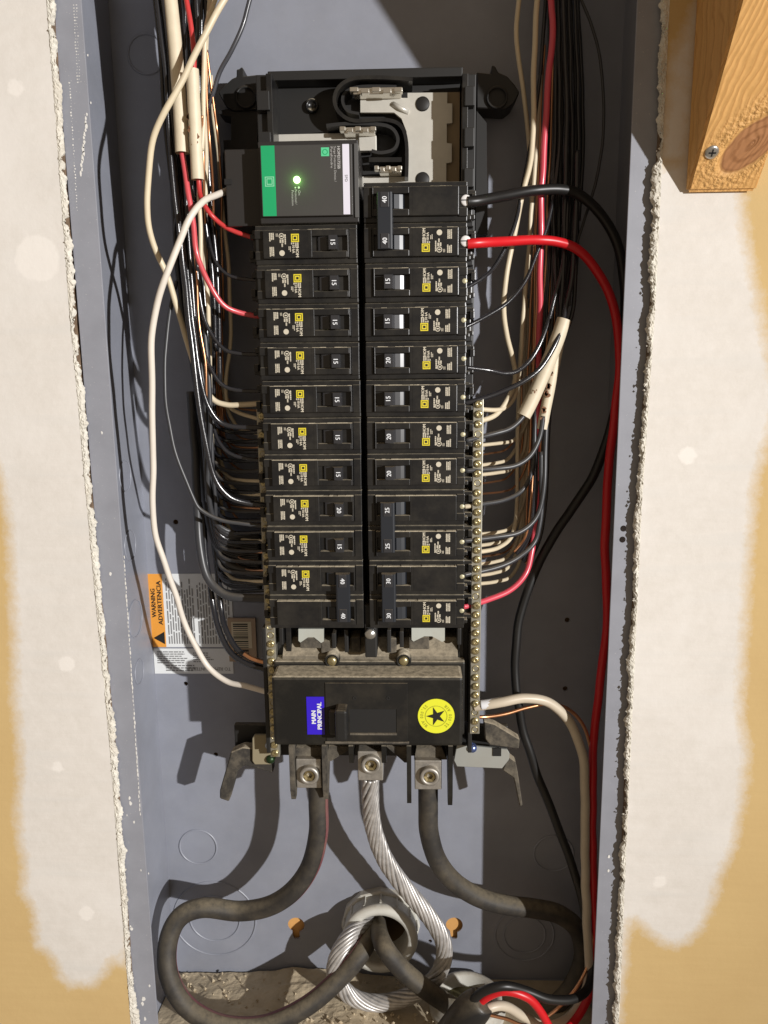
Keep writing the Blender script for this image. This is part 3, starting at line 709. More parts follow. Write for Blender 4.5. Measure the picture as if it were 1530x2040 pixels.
for i, r in enumerate([15, 15, 20, 15, 20, 20]):
    breaker(1, [i+1], r, f'black {r} amp breaker, {ORD[i]} below the double 40 with the thick red wire')
breaker(1, [7, 8], 25, 'double 25 amp breaker with dusty tied handles')
breaker(1, [9, 10], 30, 'double 30 amp breaker with the pinkish red wire, just above the main breaker')

# ------------------------------------------------------------------ surge protector
random.seed(21)
sz = .0291
sp_ = thing('surge_protector', 'black surge protector with green stripe, white strip and glowing green light', 'surge protector', (0, 0, sz))
fx0, fx1, fz0, fz1 = rect(520, 288, 700, 430, -.004); bx0 = at(452, 360, .016).x; bx1 = at(714, 360, 0).x
fz0 -= sz; fz1 -= sz
MB().box(bx0, fx0-.0005, .012, .052, -.0245, .0240, .0008).build('wiring_block', SPDB, sp_)
MB().box(fx0-.002, bx1, .000, .052, -.0252, .0252, .0006).build('body', SPDB, sp_)
MB().box(bx0-.0006, bx0+.004, .011, .016, .0018, .0055).build('notch', HOLE, sp_)
fp = MB().box(fx0, fx1+.0006, -.004, .0005, fz0, fz1, .0004).build('face_label', SPDF, sp_)
YF = -.00415
def fX(px): return at(px, 360, -.004).x
def fZ(py): return at(610, py, -.004).z-sz
MB().quad(fX(522), fX(549), fz0+.0002, fz1-.0002, YF).build('green_stripe', GREEN, fp)
MB().box(fX(683), fX(696.5), YF-.0003, -.004, fz0+.0004, fz1-.0002, .0002).build('white_strip', SPDW, fp)
MB().box(fX(705.5), bx1+.0002, -.0012, .004, fz0-.001, fz1+.001, .0004).build('highlight_rim', mat('rim_highlight', (.10, .10, .10), .12, spec=.8), sp_)  # edge highlight put into the colour: rim lighter than the body, and glossy
R2, T2 = (0, 0, -1), (1, 0, 0)
mb = MB()
put_text(mb, 'HOM2175SB', .0026, (fX(675.5), YF, fZ(315)), R2, T2, .98, bold=.0001)
put_text(mb, 'Surge Protective Device /', .0021, (fX(668), YF, fZ(328)), R2, T2, .98); put_text(mb, 'Parafoudre', .0021, (fX(661.5), YF, fZ(314.5)), R2, T2, 1.4)
put_text(mb, 'On', .0022, (fX(595.5), YF, fZ(384)), R2, T2, 1.1); put_text(mb, 'Protected /', .0021, (fX(588.5), YF, fZ(392)), R2, T2, .95); put_text(mb, 'Protection', .0021, (fX(582), YF, fZ(394)), R2, T2, 1.05)
mb.disc((fX(595), fZ(373.5)), .0007, YF, 12); mb.disc((fX(588), fZ(373.5)), .0005, YF, 12)
mb.build('lettering', mat('grey_print', (.42, .41, .40), .6), fp)
mb = MB(); put_text(mb, 'SPD', .0024, (fX(690), YF-.0005, fZ(357)), R2, T2, 1.1); mb.build('strip_lettering', LTXT, fp)
mb = MB(); a, b, c_, d = fX(641), fX(657), fZ(312), fZ(294.5); mb.quad(a, b, c_, d, YF); mb.build('green_square_logo', GREEN2, fp)
mb = MB(); mb.ring(((a+b)/2, (c_+d)/2-.0001), .0013, .0018, YF-.0001, 18); mb.build('logo_mark', GREEN, fp)
mb = MB(); cx_, cz_ = fX(537), fZ(360.5)
for h, w in ((.0030, .0025), (.0019, .0014)):
    mb.quad(cx_-h, cx_+h, cz_+w, cz_+h, YF-.0001); mb.quad(cx_-h, cx_+h, cz_-h, cz_-w, YF-.0001); mb.quad(cx_-h, cx_-w, cz_-w, cz_+w, YF-.0001); mb.quad(cx_+w, cx_+h, cz_-w, cz_+w, YF-.0001)
mb.build('square_logo', mat('mint_print', (.25, .62, .40), .5), fp)
c = (fX(591.5), -.004, fZ(358)); MB().lathe(c, [(.0023, -.001), (.0022, .0004), (.0014, .0011), (0, .0013)], seg=20).build('indicator_light', LED, fp)
gl = bpy.data.lights.new('indicator_glow', 'POINT'); gl.energy = .0035; gl.color = (.3, 1, .15); gl.shadow_soft_size = .001
g = bpy.data.objects.new('indicator_glow', gl); COL.objects.link(g); g.location = (c[0], -.0078, c[2]+sz)

# ------------------------------------------------------------------ neutral bars
def neutral_bar(xt, xb, y0, y1, Y, label, n):
    A = at(xt, y0, Y); B = at(xb, y1, Y); X = (A.x+B.x)/2
    t = thing('neutral_bar', label, 'neutral bar', (X, Y, B.z), 'brass screw bars either side of the breakers')
    Lz = A.z-B.z
    MB().box(-.0036, .0036, 0, .0085, 0, Lz, .0004).build('bar', BARM, t)
    mb = MB().lathe((0, 0, 0), [(.0028, -.001), (.0028, .0010), (.0024, .0017), (.0008, .0018), (0, .0008)], seg=14); mb.box(-.0024, .0024, -.0021, -.0016, -.0003, .0003); sm = mb.mesh('bar_screw', BRASS)
    mb = MB().lathe((0, 0, 0), [(.0026, -.0002), (.0026, .0003), (.0020, .0003), (.0019, -.003), (0, -.003)], seg=14); hm = mb.mesh('bar_socket', BRASS)
    k = int(Lz/.0068)
    for i in range(k):
        s = link('bar_screw', sm if random.random() < .75 else hm, t); s.location = (random.uniform(-.0003, .0003), 0, (i+.5)*Lz/k); s.rotation_euler = (0, random.uniform(0, 3), 0)
neutral_bar(528, 541, 800, 1508, .021, 'brass screwed neutral bar beside the barcode label', 36)
neutral_bar(955, 944, 795, 1462, .016, 'brass screwed neutral bar beside the thick white wire end', 36)

# ------------------------------------------------------------------ main breaker
mbk = thing('main_breaker', 'dusty black main breaker with blue MAIN PRINCIPAL label and yellow star sticker', 'main breaker', tuple(at(735, 1490, .03)))
ml = mbk.location.copy()
def mp(mb, name, mats, par=None): return shift(mb, ml).build(name, mats, par or mbk)
Q = -.006
X0, X1, Z0, Z1 = rect(543, 1349, 922, 1486, Q)
mb = MB(); mb.box(X0, X1, Q, .030, Z0, Z1, .0022); mp(mb, 'cover', MAINM)
mp(MB().box(X0-.002, X1+.003, .016, .052, Z0-.002, Z1+.003, .0015), 'case', MAINM)
zc1 = at(735, 1268, .035).z
mp(MB().profile([(.019, Z1-.001), (.022, Z1+.005), (.034, zc1), (.052, zc1), (.052, Z1-.001)], X0+.004, X1-.002, 'x'), 'upper_case', DUSTY)
for x in (661, 804):
    c = at(x, 1318, .014); mp(MB().lathe((c.x, .016, c.z), [(.0058, -.020), (.0058, .0008), (.0048, .0012), (.0040, .0008)], seg=20), 'screw_boss', MAINM)
    mp(MB().lathe((c.x, .0155, c.z), [(.0038, -.002), (.0036, .0010), (.0020, .0018), (0, .0020)], seg=18), 'brass_screw', BRASS)
for x0_, x1_, ya, yb in ((598, 640, 1268, 1290), (815, 855, 1268, 1292), (640, 662, 1275, 1300), (772, 790, 1270, 1300), (700, 718, 1268, 1298)):
    a, b, c_, d = rect(x0_, ya, x1_, yb, .024); mp(MB().box(a, b, .022, .040, c_, d, .001), 'top_lug_block', DUSTY)
# recessed toggle field
a, b, c_, d = rect(649, 1361, 812, 1480, Q-.0006)
mb = MB(); u0, u1, v0, v1 = rect(697, 1413, 790, 1460, Q-.0006)
slot(mb, a, b, c_, d, u0, u1, v0, v1, Q-.0008, Q+.0005, .0002); mp(mb, 'toggle_plate', mat('toggle_plate_plastic', (.013, .0125, .0115), .42, spec=.3, grime=.06, dust=.9))
mp(MB().quad(u0, u1, v0, v1, Q-.0004), 'toggle_slot', HOLE)
mp(MB().box(u0-.0002, u1+.0002, Q-.0012, Q-.0006, v0-.0016, v0-.0004, .0002), 'slot_sill', DUSTY)
zs = Z0+.0022; mp(MB().box(a-.001, b+.001, Q-.0014, Q, c_-.0005, c_+.001, .0003), 'lower_lip', DUSTY)
for x in (706, 773):
    c = at(x, 1391, Q-.001); mp(MB().lathe((c.x, Q-.0008, c.z), [(.0014, 0), (.0014, .0003), (.0009, .0003), (.0008, -.0005), (0, -.0005)], seg=14), 'pilot_hole', HOLE)
a, b, c_, d = rect(668, 1413, 692, 1474, Q-.010)
mp(MB().box(a, b, Q-.013, Q+.002, c_, d, .0018), 'toggle', TAPE)
a2, b2, _, _ = rect(655, 1425, 672, 1474, Q-.006); mp(MB().box(a2, b2, Q-.006, Q, c_+.001, d-.004, .002), 'toggle_foot', TAPE)
a, b, c_, d = rect(611, 1389, 646, 1464, Q-.001)
lb = mp(MB().box(a, b, Q-.0004, Q+.0002, c_, d), 'main_label', BLUE)
mb = MB(); put_text(mb, 'MAIN', .0046, (a+.0052, Q-.0006, (c_+d)/2-.0010), R1, T1, fit=.0100, bold=.0002); put_text(mb, 'PRINCIPAL', .0046, (b-.0034, Q-.0006, (c_+d)/2), R1, T1, fit=.0210, bold=.0002)
mp(mb, 'label_lettering', WPRINT, lb)
c = at(869, 1427, Q-.0006); s = mmpx(869, 1427, Q); r = 36.5*s
st = mp(MB().lathe((c.x, Q, c.z), [(r, -.0003), (r, .0004), (0, .0004)], seg=48, sm=False), 'star_sticker', SYEL)
mb = MB(); pts = []
for i in range(10):
    an = math.radians(180+36*i); rr = r*(.56 if i % 2 == 0 else .205); pts.append((c.x+rr*math.cos(an), Q-.0006, c.z+rr*math.sin(an)))
pts.append((c.x, Q-.0006, c.z)); mb.add(pts, [(i, (i+1) % 10, 10) for i in range(10)]); mp(mb, 'star', INK, st)
mb = MB(); mb.ring((c.x, c.z), r*.575, r*.615, Q-.00055, 40)
for txt, mid in (('22,000 AIR', 180), ('22,000 AIR', 0)):
    n = len(txt)
    for i, ch in enumerate(txt):
        if ch == ' ': continue
        an = math.radians(mid+(i-(n-1)/2)*10.5); rad = Vector((math.cos(an), 0, math.sin(an))); tan = Vector((-math.sin(an), 0, math.cos(an)))
        put_text(mb, ch, .0031, Vector((c.x, Q-.00056, c.z))+rad*r*.79, tan, -rad, .9, bold=.0001)
mp(mb, 'sticker_print', SYEL2, st)
# barrier fins and lugs
for x, ya, yb in ((583, 1482, 1592), (648, 1482, 1592), (815, 1482, 1600), (897, 1482, 1604), (700, 1482, 1520), (765, 1482, 1520)):
    a, b, c_, d = rect(x-4.5, ya, x+4.5, yb, .022); z_ = d
    mp(MB().profile([(.018, d), (.018, c_+.010), (.022, c_), (.028, c_), (.050, d-.012), (.050, d)], a, b, 'x'), 'barrier_fin', DUSTY if x in (648, 583) else MAINM)
for p in ([(655, 1486), (706, 1486), (660, 1515), (652, 1515)], [(770, 1486), (812, 1486), (815, 1518), (806, 1518)], [(590, 1488), (640, 1488), (645, 1510), (588, 1512)], [(830, 1488), (880, 1488), (890, 1512), (825, 1512)]):
    mp(MB().prism(pxp(p, .030), .029, .045), 'lug_shroud', DUSTY)
def lug(x0, y0, x1, y1, cx, cy_, Y, label):
    a, b, c_, d = rect(x0, y0, x1, y1, Y); o = Vector(((a+b)/2, Y, c_))
    t = thing('cable_lug', label, 'cable lug', o, 'lugs clamping the feeder cables')
    shift(MB().box(a, b, Y, Y+.022, c_, d, .0008), o).build('lug_block', LUG, t)
    c = at(cx, cy_, Y-.003); rr = .0078
    shift(MB().lathe((c.x, Y, c.z), [(rr, -.004), (rr, .0035), (rr*.9, .0046), (rr*.62, .0046), (rr*.58, .0035)], seg=28), o).build('set_screw', LUG, t)
    shift(MB().lathe((c.x, Y, c.z), [(rr*.60, .0036), (rr*.34, .0030), (rr*.34, -.002), (0, -.002)], seg=6, sm=False), o).build('hex_socket', mat('socket_brass', (.30, .24, .12), .4, metal=.8), t)
lug(590, 1512, 640, 1570, 616, 1545, .024, 'aluminium lug clamping the feeder cable with the red stripe')
lug(713, 1497, 763, 1555, 739, 1524, .022, 'aluminium lug clamping the twisted bare aluminium cable')
lug(826, 1515, 880, 1573, 856, 1547, .024, 'aluminium lug clamping the plain black feeder cable')

# ------------------------------------------------------------------ feeder cables
def wire_r(wpx, x, y, Y): return wpx/2*mmpx(x, y, Y)
P = path([(634, 1545), (634, 1600), (634, 1660), (618, 1725), (583, 1775), (535, 1805), (475, 1815), (405, 1808), (357, 1828), (334, 1880), (337, 1945), (372, 2005), (440, 2042), (525, 2043), (610, 2005), (680, 1945), (725, 1890), (748, 1835), (752, 1810)], [.034, .034, .036, .045, .035, .020, .015, .030, .052, .12], 8)
fc = thing('feeder_cable', 'thick black feeder cable with a red stripe, looping beside the bushing', 'cable', tuple(P[0]))
shift(MB().tube(P, .0079, 16), P[0]).build('jacket', CABLE, fc)
shift(MB().tube(P, .00805, 4, arc=(math.radians(-120), math.radians(-52))), P[0]).build('red_stripe', STRIPE, fc)
P = path([(853, 1550), (853, 1610), (855, 1660), (872, 1715), (905, 1757), (955, 1788), (1010, 1803), (1065, 1810), (1115, 1822), (1152, 1855), (1160, 1915), (1125, 1985), (1050, 2035), (970, 2040), (905, 2008), (850, 1972), (800, 1930), (765, 1885), (752, 1845), (752, 1815)], [.034, .036, .045, .055, .062, .066, .060, .045, .032, .040, .12], 8)
fc = thing('feeder_cable', 'plain thick black feeder cable with dusty top, no stripe', 'cable', tuple(P[0]))
shift(MB().tube(P, .0079, 16), P[0]).build('jacket', CABLE, fc)
P = path([(738, 1548), (738, 1600), (744, 1650), (766, 1710), (806, 1768), (850, 1820), (880, 1868), (884, 1910), (864, 1952), (815, 1984), (755, 1998), (702, 1986), (668, 1945), (674, 1900), (700, 1862), (733, 1836), (750, 1815)], [.033, .036, .042, .046, .044, .044, .048, .050, .048, .046, .050, .066, .12], 12)
al = thing('bare_stranded_cable', 'twisted bare aluminium neutral cable running from the centre lug to the bushing', 'cable', tuple(P[0]))
n = len(P); rad = .0054; ns = 11; u = Vector((0, -1, 0)); FR = []; dist = 0
for i in range(n):
    T = (P[min(i+1, n-1)]-P[max(i-1, 0)]).normalized(); u = (u-T*u.dot(T)).normalized(); FR.append((u.copy(), T.cross(u), dist))
    if i < n-1: dist += (P[i+1]-P[i]).length
for s in range(ns):
    Q2 = []
    for i in range(n):
        a = 2*math.pi*s/ns+FR[i][2]*2*math.pi/.098+.12*math.sin(FR[i][2]*70+s); Q2.append(P[i]+(FR[i][0]*math.cos(a)+FR[i][1]*math.sin(a))*rad)
    shift(MB().tube(Q2, .00178*(1+.06*math.sin(s*2.3)), 8), P[0]).build('strand', ALU, al)
shift(MB().tube(P, .0042, 8), P[0]).build('strand_core', ALU, al)

# ------------------------------------------------------------------ wires
def wire(name, label, pts, Y, w, M, group=None, cat='wire', seg=9, per=7):
    P = path(pts, Y, per); i = len(pts)//2; x, y = pts[i]
    sd = random.random()*50; L_ = 0; amp = .0005 if w < 15 else .0007
    for k in range(1, len(P)-1):
        L_ += (P[k]-P[k-1]).length; f_ = min(1, k/6, (len(P)-1-k)/6)
        P[k] = P[k]+Vector((noise.noise(Vector((L_*38, sd, 0))), noise.noise(Vector((L_*38, sd, 7))), 0))*amp*f_*1.6
    r = wire_r(w, x, y, Y[len(Y)//2]); o = shift(MB().tube(P, r, seg), P[0]).build(name, M); o.location = P[0]
    return tag(o, label, cat, group)
SP = 'surge protector'
# -- beside the surge protector
def sheath(pts, Y, w, label, marks=()):
    P = path(pts, Y, 8); x, y = pts[-1]; r = wire_r(w, x, y, Y[0]); n = len(P)
    t = thing('cable_sheath', label, 'cable sheath', tuple(P[-1]), 'cream cable jackets stripped back over the wires')
    mb = MB(); mb.tube(P, r, 18, caps=False); mb.tube(P, r*.86, 18, caps=False)
    # flatten a little like NM cable, ragged cut end
    shift(mb, P[-1]).build('jacket', CREAM, t)
    if marks:
        k = MB()
        for mx, my, rr in marks:
            q = at(mx, my, Y[-1]); d = (CAM-q).normalized(); i = min(range(n), key=lambda i: (P[i]-q).length); c = P[i]; off = q-c
            for _ in range(3):
                cc = q+Vector((random.uniform(-.0012, .0012), -r*math.sqrt(max(.05, 1-min(.95, (off.x/r)**2)))-.0002, random.uniform(-.0015, .0015)))
                m_ = 8; a0 = random.random()*6
                k.add([cc+Vector((rr*.00033*random.uniform(.4, 1.2)*math.cos(a0+6.283*j/m_), 0, rr*.00033*random.uniform(.5, 1.4)*math.sin(a0+6.283*j/m_))) for j in range(m_)], [tuple(range(m_))])
        shift(k, P[-1]).build('marker_scribble', BROWN, t)
    return t
sheath([(340, 0), (349, 90), (356, 180), (361, 260), (363, 305)], [.004, .003, .002], 27, 'long cream cable jacket ending above the pinkish red wire')
sheath([(383, 138), (386, 200), (390, 280), (394, 358)], [-.004, -.002], 25, 'short cream cable jacket with brown marker scribbles', [(382, 238, 6), (388, 246, 5), (384, 258, 6), (392, 272, 5), (390, 290, 6), (386, 262, 5)])
wire('cream_wire', 'cream wire crossing over the jackets and bulging towards the box side', [(447, 0), (425, 38), (396, 92), (365, 155), (330, 218), (307, 275), (297, 335), (294, 400), (299, 455), (312, 505), (337, 561), (356, 622), (373, 680), (392, 740), (420, 792), (450, 806), (485, 806), (525, 803)], [-.010, -.016, -.014, -.004, .008, .022, .03, .028], 12, CREAMW)
wire('white_wire', 'long white wire from the surge protector down to the neutral bar', [(456, 378), (430, 389), (404, 402), (378, 434), (358, 482), (334, 545), (314, 605), (304, 665), (302, 740), (304, 830), (305, 920), (304, 1000), (312, 1068), (332, 1130), (350, 1185), (366, 1235), (388, 1285), (415, 1330), (452, 1358), (490, 1367), (537, 1380)], [.026, -.010, -.012, -.004, .010, .020, .030, .034, .022], 12.5, WHITEW, per=8)
wire('red_wire', 'red wire running into the short cream jacket and out to the first breaker', [(371, 0), (379, 45), (384, 90), (386, 135), (388, 250), (396, 362), (404, 400), (424, 432), (455, 456), (505, 474)], [.0, -.002, -.003, .0, .014, .018], 10, REDW)
wire('red_wire', 'pinkish red wire leaving the long cream jacket for the third breaker', [(362, 300), (370, 350), (377, 400), (385, 452), (393, 505), (413, 558), (443, 605), (475, 622), (520, 631)], [.003, .0, .0, .010, .020], 11, mat('rose_wire', (.62, .085, .10), .32, coat=.2))
GL = 'black wires curving into the breakers under the surge protector'
for i, (pts, Y, w, M) in enumerate([
    ([(404, 240), (408, 380), (413, 455), (420, 495), (434, 528), (462, 551), (520, 559)], [.030, .022, .022], 7, BLKW),
    ([(372, 330), (385, 430), (391, 510), (397, 590), (412, 645), (442, 692), (475, 704), (525, 706)], [.020, .016, .018, .022], 8, BLKW),
    ([(362, 330), (378, 420), (386, 540), (396, 650), (412, 715), (437, 762), (472, 777), (525, 779)], [.024, .020, .020, .024], 8, BLKW),
    ([(350, 330), (364, 430), (374, 540), (387, 670), (401, 765), (422, 822), (455, 848), (530, 851)], [.016, .012, .014, .022], 10, BLKW),
    ([(395, 640), (408, 750), (425, 845), (440, 884), (468, 908), (532, 920)], [.036, .030, .026], 8, BLKW),
    ([(330, 150), (344, 300), (357, 430), (368, 560), (385, 710), (402, 840), (424, 940), (452, 985), (488, 1001), (535, 1007)], [.010, .010, .008, .012, .022], 12, BLKW),
    ([(352, 560), (338, 620), (329, 700), (328, 770), (336, 840), (356, 922), (385, 990), (402, 1016), (440, 1036), (482, 1043), (538, 1050)], [.024, .014, .014, .018, .024], 8, GREYW)]):
    rowname = ['second', 'fourth', 'fifth', 'sixth', 'seventh', 'lone 20 amp', '15 amp'][i]
    lb = f'black wire curving into the {rowname} breaker below the surge protector' if i < 5 else ('glossy black wire sweeping into the lone 20 amp breaker' if i == 5 else 'slack thin black wire bowing out then into the breaker below the 20')
    wire('black_wire', lb, pts, Y, w, M, GL)
wire('thick_black_wire', 'thick dull black wire bending into the double 40 above the main breaker', [(380, 780), (388, 900), (394, 1020), (400, 1090), (414, 1150), (445, 1183), (485, 1191), (545, 1192)], [.050, .044, .036, .030], 17, GREYW, 'thick black wires of the lower double 40')
wire('thick_black_wire', 'thick dull black wire half hidden behind the other, reaching the double 40', [(392, 780), (402, 920), (415, 1030), (432, 1085), (458, 1125), (500, 1140), (548, 1146)], [.060, .056, .040], 17, GREYW, 'thick black wires of the lower double 40')
wire('glossy_black_wire', 'glossy black wire curving past the warning label into the neutral bar', [(402, 1000), (412, 1120), (424, 1200), (436, 1255), (458, 1298), (492, 1322), (540, 1336)], [.062, .056, .040, .026], 12, BLKW, 'glossy wires beside the warning label')
wire('glossy_black_wire', 'glossy black wire with bright highlights beside the barcode label', [(422, 1000), (432, 1130), (440, 1210), (450, 1252), (470, 1290), (500, 1312), (540, 1326)], [.060, .054, .038, .026], 11, BLKW, 'glossy wires beside the warning label')
wire('stranded_copper', 'copper ground strands entering the bar beside the barcode label', [(486, 1302), (500, 1311), (520, 1318), (542, 1323)], [.030, .026], 9, COPPER)
wire('slate_wire', 'slate black wire slanting free over the bare box back', [(497, 0), (484, 50), (462, 100), (440, 142), (424, 190), (404, 238), (396, 300), (398, 380)], [.004, .004, .010, .02], 9, mat('slate_wire', (.05, .052, .062), .3, coat=.2))
G2 = 'wires bundled beside the surge protector'
LBK = 'black wire packed in the bundle beside the surge protector'  # shared by the plain bundle wires and those added for shadow
for pts, Y, w in [([(312, 0), (324, 90), (331, 170), (334, 250), (342, 330), (352, 420), (362, 520), (374, 640), (390, 760)], [0.004, 0.006, 0.012], 9),
    ([(321, 0), (333, 100), (340, 200), (347, 300), (356, 400), (368, 500), (382, 620)], [0.009, 0.012], 8),
    ([(358, 0), (366, 60), (369, 120), (366, 180), (364, 260), (366, 330), (372, 420), (380, 520), (388, 640)], [0.009, 0.009, 0.012], 9),
    ([(364, 0), (374, 80), (376, 160), (374, 260), (376, 360), (384, 460), (392, 560)], [0.015, 0.017], 8),
    ([(392, 0), (394, 50), (390, 110), (390, 170), (386, 240), (382, 330), (386, 430), (394, 540)], [0.004, 0.009, 0.012], 9),
    ([(400, 0), (402, 60), (398, 130), (398, 200), (400, 300), (408, 420), (424, 560), (430, 700)], [0.010, 0.017, 0.028], 9),
    ([(408, 0), (410, 50), (404, 120), (402, 220), (396, 320), (392, 420)], [0.012, 0.017], 9),
    ([(416, 0), (412, 60), (408, 140), (410, 260), (420, 400), (434, 560), (438, 760)], [0.020, 0.024, 0.032], 9),
    ([(330, 0), (340, 120), (350, 240), (360, 360), (372, 480), (388, 620), (398, 760)], [0.023, 0.026], 10),
    ([(345, 0), (352, 140), (358, 280), (368, 420), (382, 560), (396, 700), (406, 860), (414, 1000)], [0.028, 0.031], 11),
    ([(372, 0), (374, 140), (374, 280), (382, 420), (396, 560), (404, 700), (410, 860), (416, 1000)], [0.033, 0.038], 12),
    ([(385, 0), (384, 140), (386, 280), (394, 420), (406, 560), (414, 700), (420, 860)], [0.026, 0.030], 10)]:
    wire('black_wire', LBK, pts, Y, w, BLKW, G2)
random.seed(33)
for k in range(26):  # deep wires, mostly hidden, added so the bundle casts a solid shadow
    yy = .022+k*.0026; j = lambda a: random.uniform(-a, a)
    pts = [(352+j(22), 0), (360+j(20), 130), (368+j(20), 260), (378+j(18), 400), (390+j(16), 540), (402+j(12), 690), (412+j(9), 850), (420+j(8), 980), (440, 1050+k*4), (520, 1070+k*4)]
    wire('black_wire', LBK, pts, [yy, yy, yy, yy, .9*yy+.008, .050], random.choice((8, 9, 10)), random.choice((BLKW, GREYW)), G2, seg=7)
for k in range(17):  # further wires added to thicken the bundle and its shadow
    j = lambda a: random.uniform(-a, a)
    ye = 860+k*20; yy = random.uniform(.002, .022)
    pts = [(312+k*5.2+j(4), 0), (320+k*4.8+j(4), 120), (331+k*4.4+j(4), 250), (345+k*4.4+j(5), 400), (356+k*4.1+j(6), 540), (372+k*3.3+j(6), 690), (392+k*2.4+j(5), ye-110), (412+k*1.5, ye-40), (450, ye-4+j(4)), (534, ye+j(4))]
    wire('black_wire', LBK, pts, [yy, yy, yy+.006, .040, .056, .056, .032], random.choice((7.5, 8, 8.5, 9)), random.choice((BLKW, BLKW, GREYW)), G2)
for pts, Y, w, M, nm, lb in [
    ([(427, 0), (414, 45), (408, 100), (405, 170), (404, 240), (402, 300)], [-.002, .004], 10, CREAMW, 'cream_wire', 'cream wire in the bundle beside the surge protector'),
    ([(419, 0), (412, 80), (411, 160), (409, 240), (411, 320), (408, 420), (408, 520), (417, 640), (418, 760), (421, 880), (424, 1000)], [.010, .014, .03, .044], 9, CREAMW, 'cream_wire', 'cream wire in the bundle beside the surge protector'),
    ([(420, 150), (424, 220), (430, 270), (436, 320), (440, 380), (446, 440), (454, 520), (459, 600), (458, 690), (450, 770), (453, 806), (475, 822), (528, 838)], [.030, .040, .046, .046, .030], 8, CREAMW, 'cream_wire', 'cream wire in the bundle beside the surge protector'),
    ([(395, 330), (398, 430), (402, 520), (412, 570), (416, 650)], [.008, .020], 9, CREAMW, 'cream_wire', 'cream wire in the bundle beside the surge protector'),
    ([(409, 80), (411, 150), (414, 220), (418, 290), (426, 400), (430, 560), (432, 760)], [.004, .006, .055], 5.5, COPPER, 'copper_wire', 'bare copper wire in the bundle beside the surge protector'),
    ([(412, 100), (420, 160), (428, 220), (434, 270), (438, 320), (442, 460), (446, 640)], [.006, .012, .060], 5.5, COPPER, 'copper_wire', 'bare copper wire in the bundle beside the surge protector'),
    ([(403, 230), (403, 280), (406, 360), (410, 520), (412, 700)], [.0, .010, .056], 5.5, COPPER, 'copper_wire', 'bare copper wire in the bundle beside the surge protector'),
    ([(386, 480), (391, 540), (397, 640), (408, 720), (412, 800)], [.010, .020], 5, COPPER, 'copper_wire', 'bare copper wire in the bundle beside the surge protector')]:
    wire(nm, lb, pts, Y, w, M, G2)
G3 = 'neutral and ground tails entering the bar under the surge protector column'
for ye, M in ((818, 'u'), (862, 'c'), (893, 'u'), (915, 'u'), (940, 'u'), (958, 'c'), (1012, 'u'), (1045, 'u'), (1078, 'c'), (1100, 'u'), (1118, 'u'), (1137, 'u'), (1159, 'c'), (878, 'u'), (985, 'c')):
    xs = random.uniform(422, 446); d = random.uniform(60, 130)
    pts = [(xs-8, ye-360), (xs-2, ye-230), (xs+2, ye-d), (xs+12, ye-d*.45), (xs+34, ye-d*.10), (xs+62, ye-1), (536, ye+random.uniform(-3, 4))]
    Y = [.074, .070, .060, .046, .030]
    if M == 'c': wire('cream_wire', 'cream neutral tail curving into the bar under the surge protector column', pts, Y, 7.2, CREAMW, G3)
    else: wire('copper_wire', 'bare copper ground tail curving into the bar under the surge protector column', pts, Y, 4.5, COPPER, G3)

# -- the other side
wire('thick_red_wire', 'thick bright red wire from the double 40 arching down the box side', [(930, 486), (955, 484), (1010, 481), (1065, 478), (1112, 482), (1150, 497), (1185, 532), (1212, 585), (1228, 650), (1233, 730), (1226, 820), (1214, 930), (1206, 1030), (1206, 1130), (1209, 1220), (1203, 1310), (1191, 1400), (1182, 1490), (1180, 1600), (1181, 1700), (1184, 1790), (1188, 1880), (1182, 1960), (1150, 2030), (1110, 2060), (1080, 2020), (1050, 1988), (1010, 1975), (975, 1985), (945, 2010), (925, 2040)], [0.004, 0.006, 0.018, 0.03, 0.035, 0.038, 0.042, 0.046, 0.048, 0.048, 0.046, 0.044, 0.042, 0.04, 0.038, 0.038, 0.038, 0.038, 0.038, 0.038, 0.038, 0.036, 0.03, 0.016, 0.0, -0.006, -0.008, -0.008, -0.006, -0.004, 0.0], 17, RED6, per=9, seg=14)
wire('thick_black_wire', 'thick matte black wire from the double 40 swinging around the box side', [(930, 402), (955, 400), (1005, 390), (1060, 380), (1115, 378), (1155, 388), (1195, 425), (1228, 480), (1243, 560), (1246, 660), (1236, 760), (1214, 860), (1180, 950), (1135, 1020), (1092, 1085), (1055, 1165), (1034, 1245), (1027, 1330), (1032, 1405), (1052, 1490), (1088, 1590), (1125, 1685), (1156, 1775), (1170, 1850), (1180, 1920), (1172, 1968), (1140, 1990), (1095, 1990), (1050, 1975), (1005, 1964), (965, 1974), (940, 1995), (925, 2030)], [0.004, 0.006, 0.018, 0.03, 0.036, 0.04, 0.046, 0.05, 0.052, 0.054, 0.056, 0.056, 0.056, 0.056, 0.056, 0.054, 0.052, 0.05, 0.048, 0.048, 0.046, 0.044, 0.042, 0.04, 0.034, 0.02, 0.008, 0.0, -0.004, -0.008, -0.008, -0.006, 0], 18, BLKM, per=9, seg=14)
wire('thick_white_wire', 'thick white wire with a taped end leaving the neutral bar down the box side', [(945, 1407), (965, 1404), (1000, 1398), (1045, 1391), (1090, 1398), (1125, 1425), (1150, 1470), (1163, 1530), (1166, 1600), (1166, 1700), (1167, 1790), (1171, 1870), (1174, 1930), (1165, 1980), (1135, 2025), (1085, 2045), (1045, 2025), (1010, 2006), (975, 2008), (950, 2025), (935, 2050)], [.018, .016, .024, .032, .036, .036, .030, .012, -.004, -.004], 18, mat('warm_white_wire', (.62, .54, .42), .4, var=.1), per=8, seg=12)
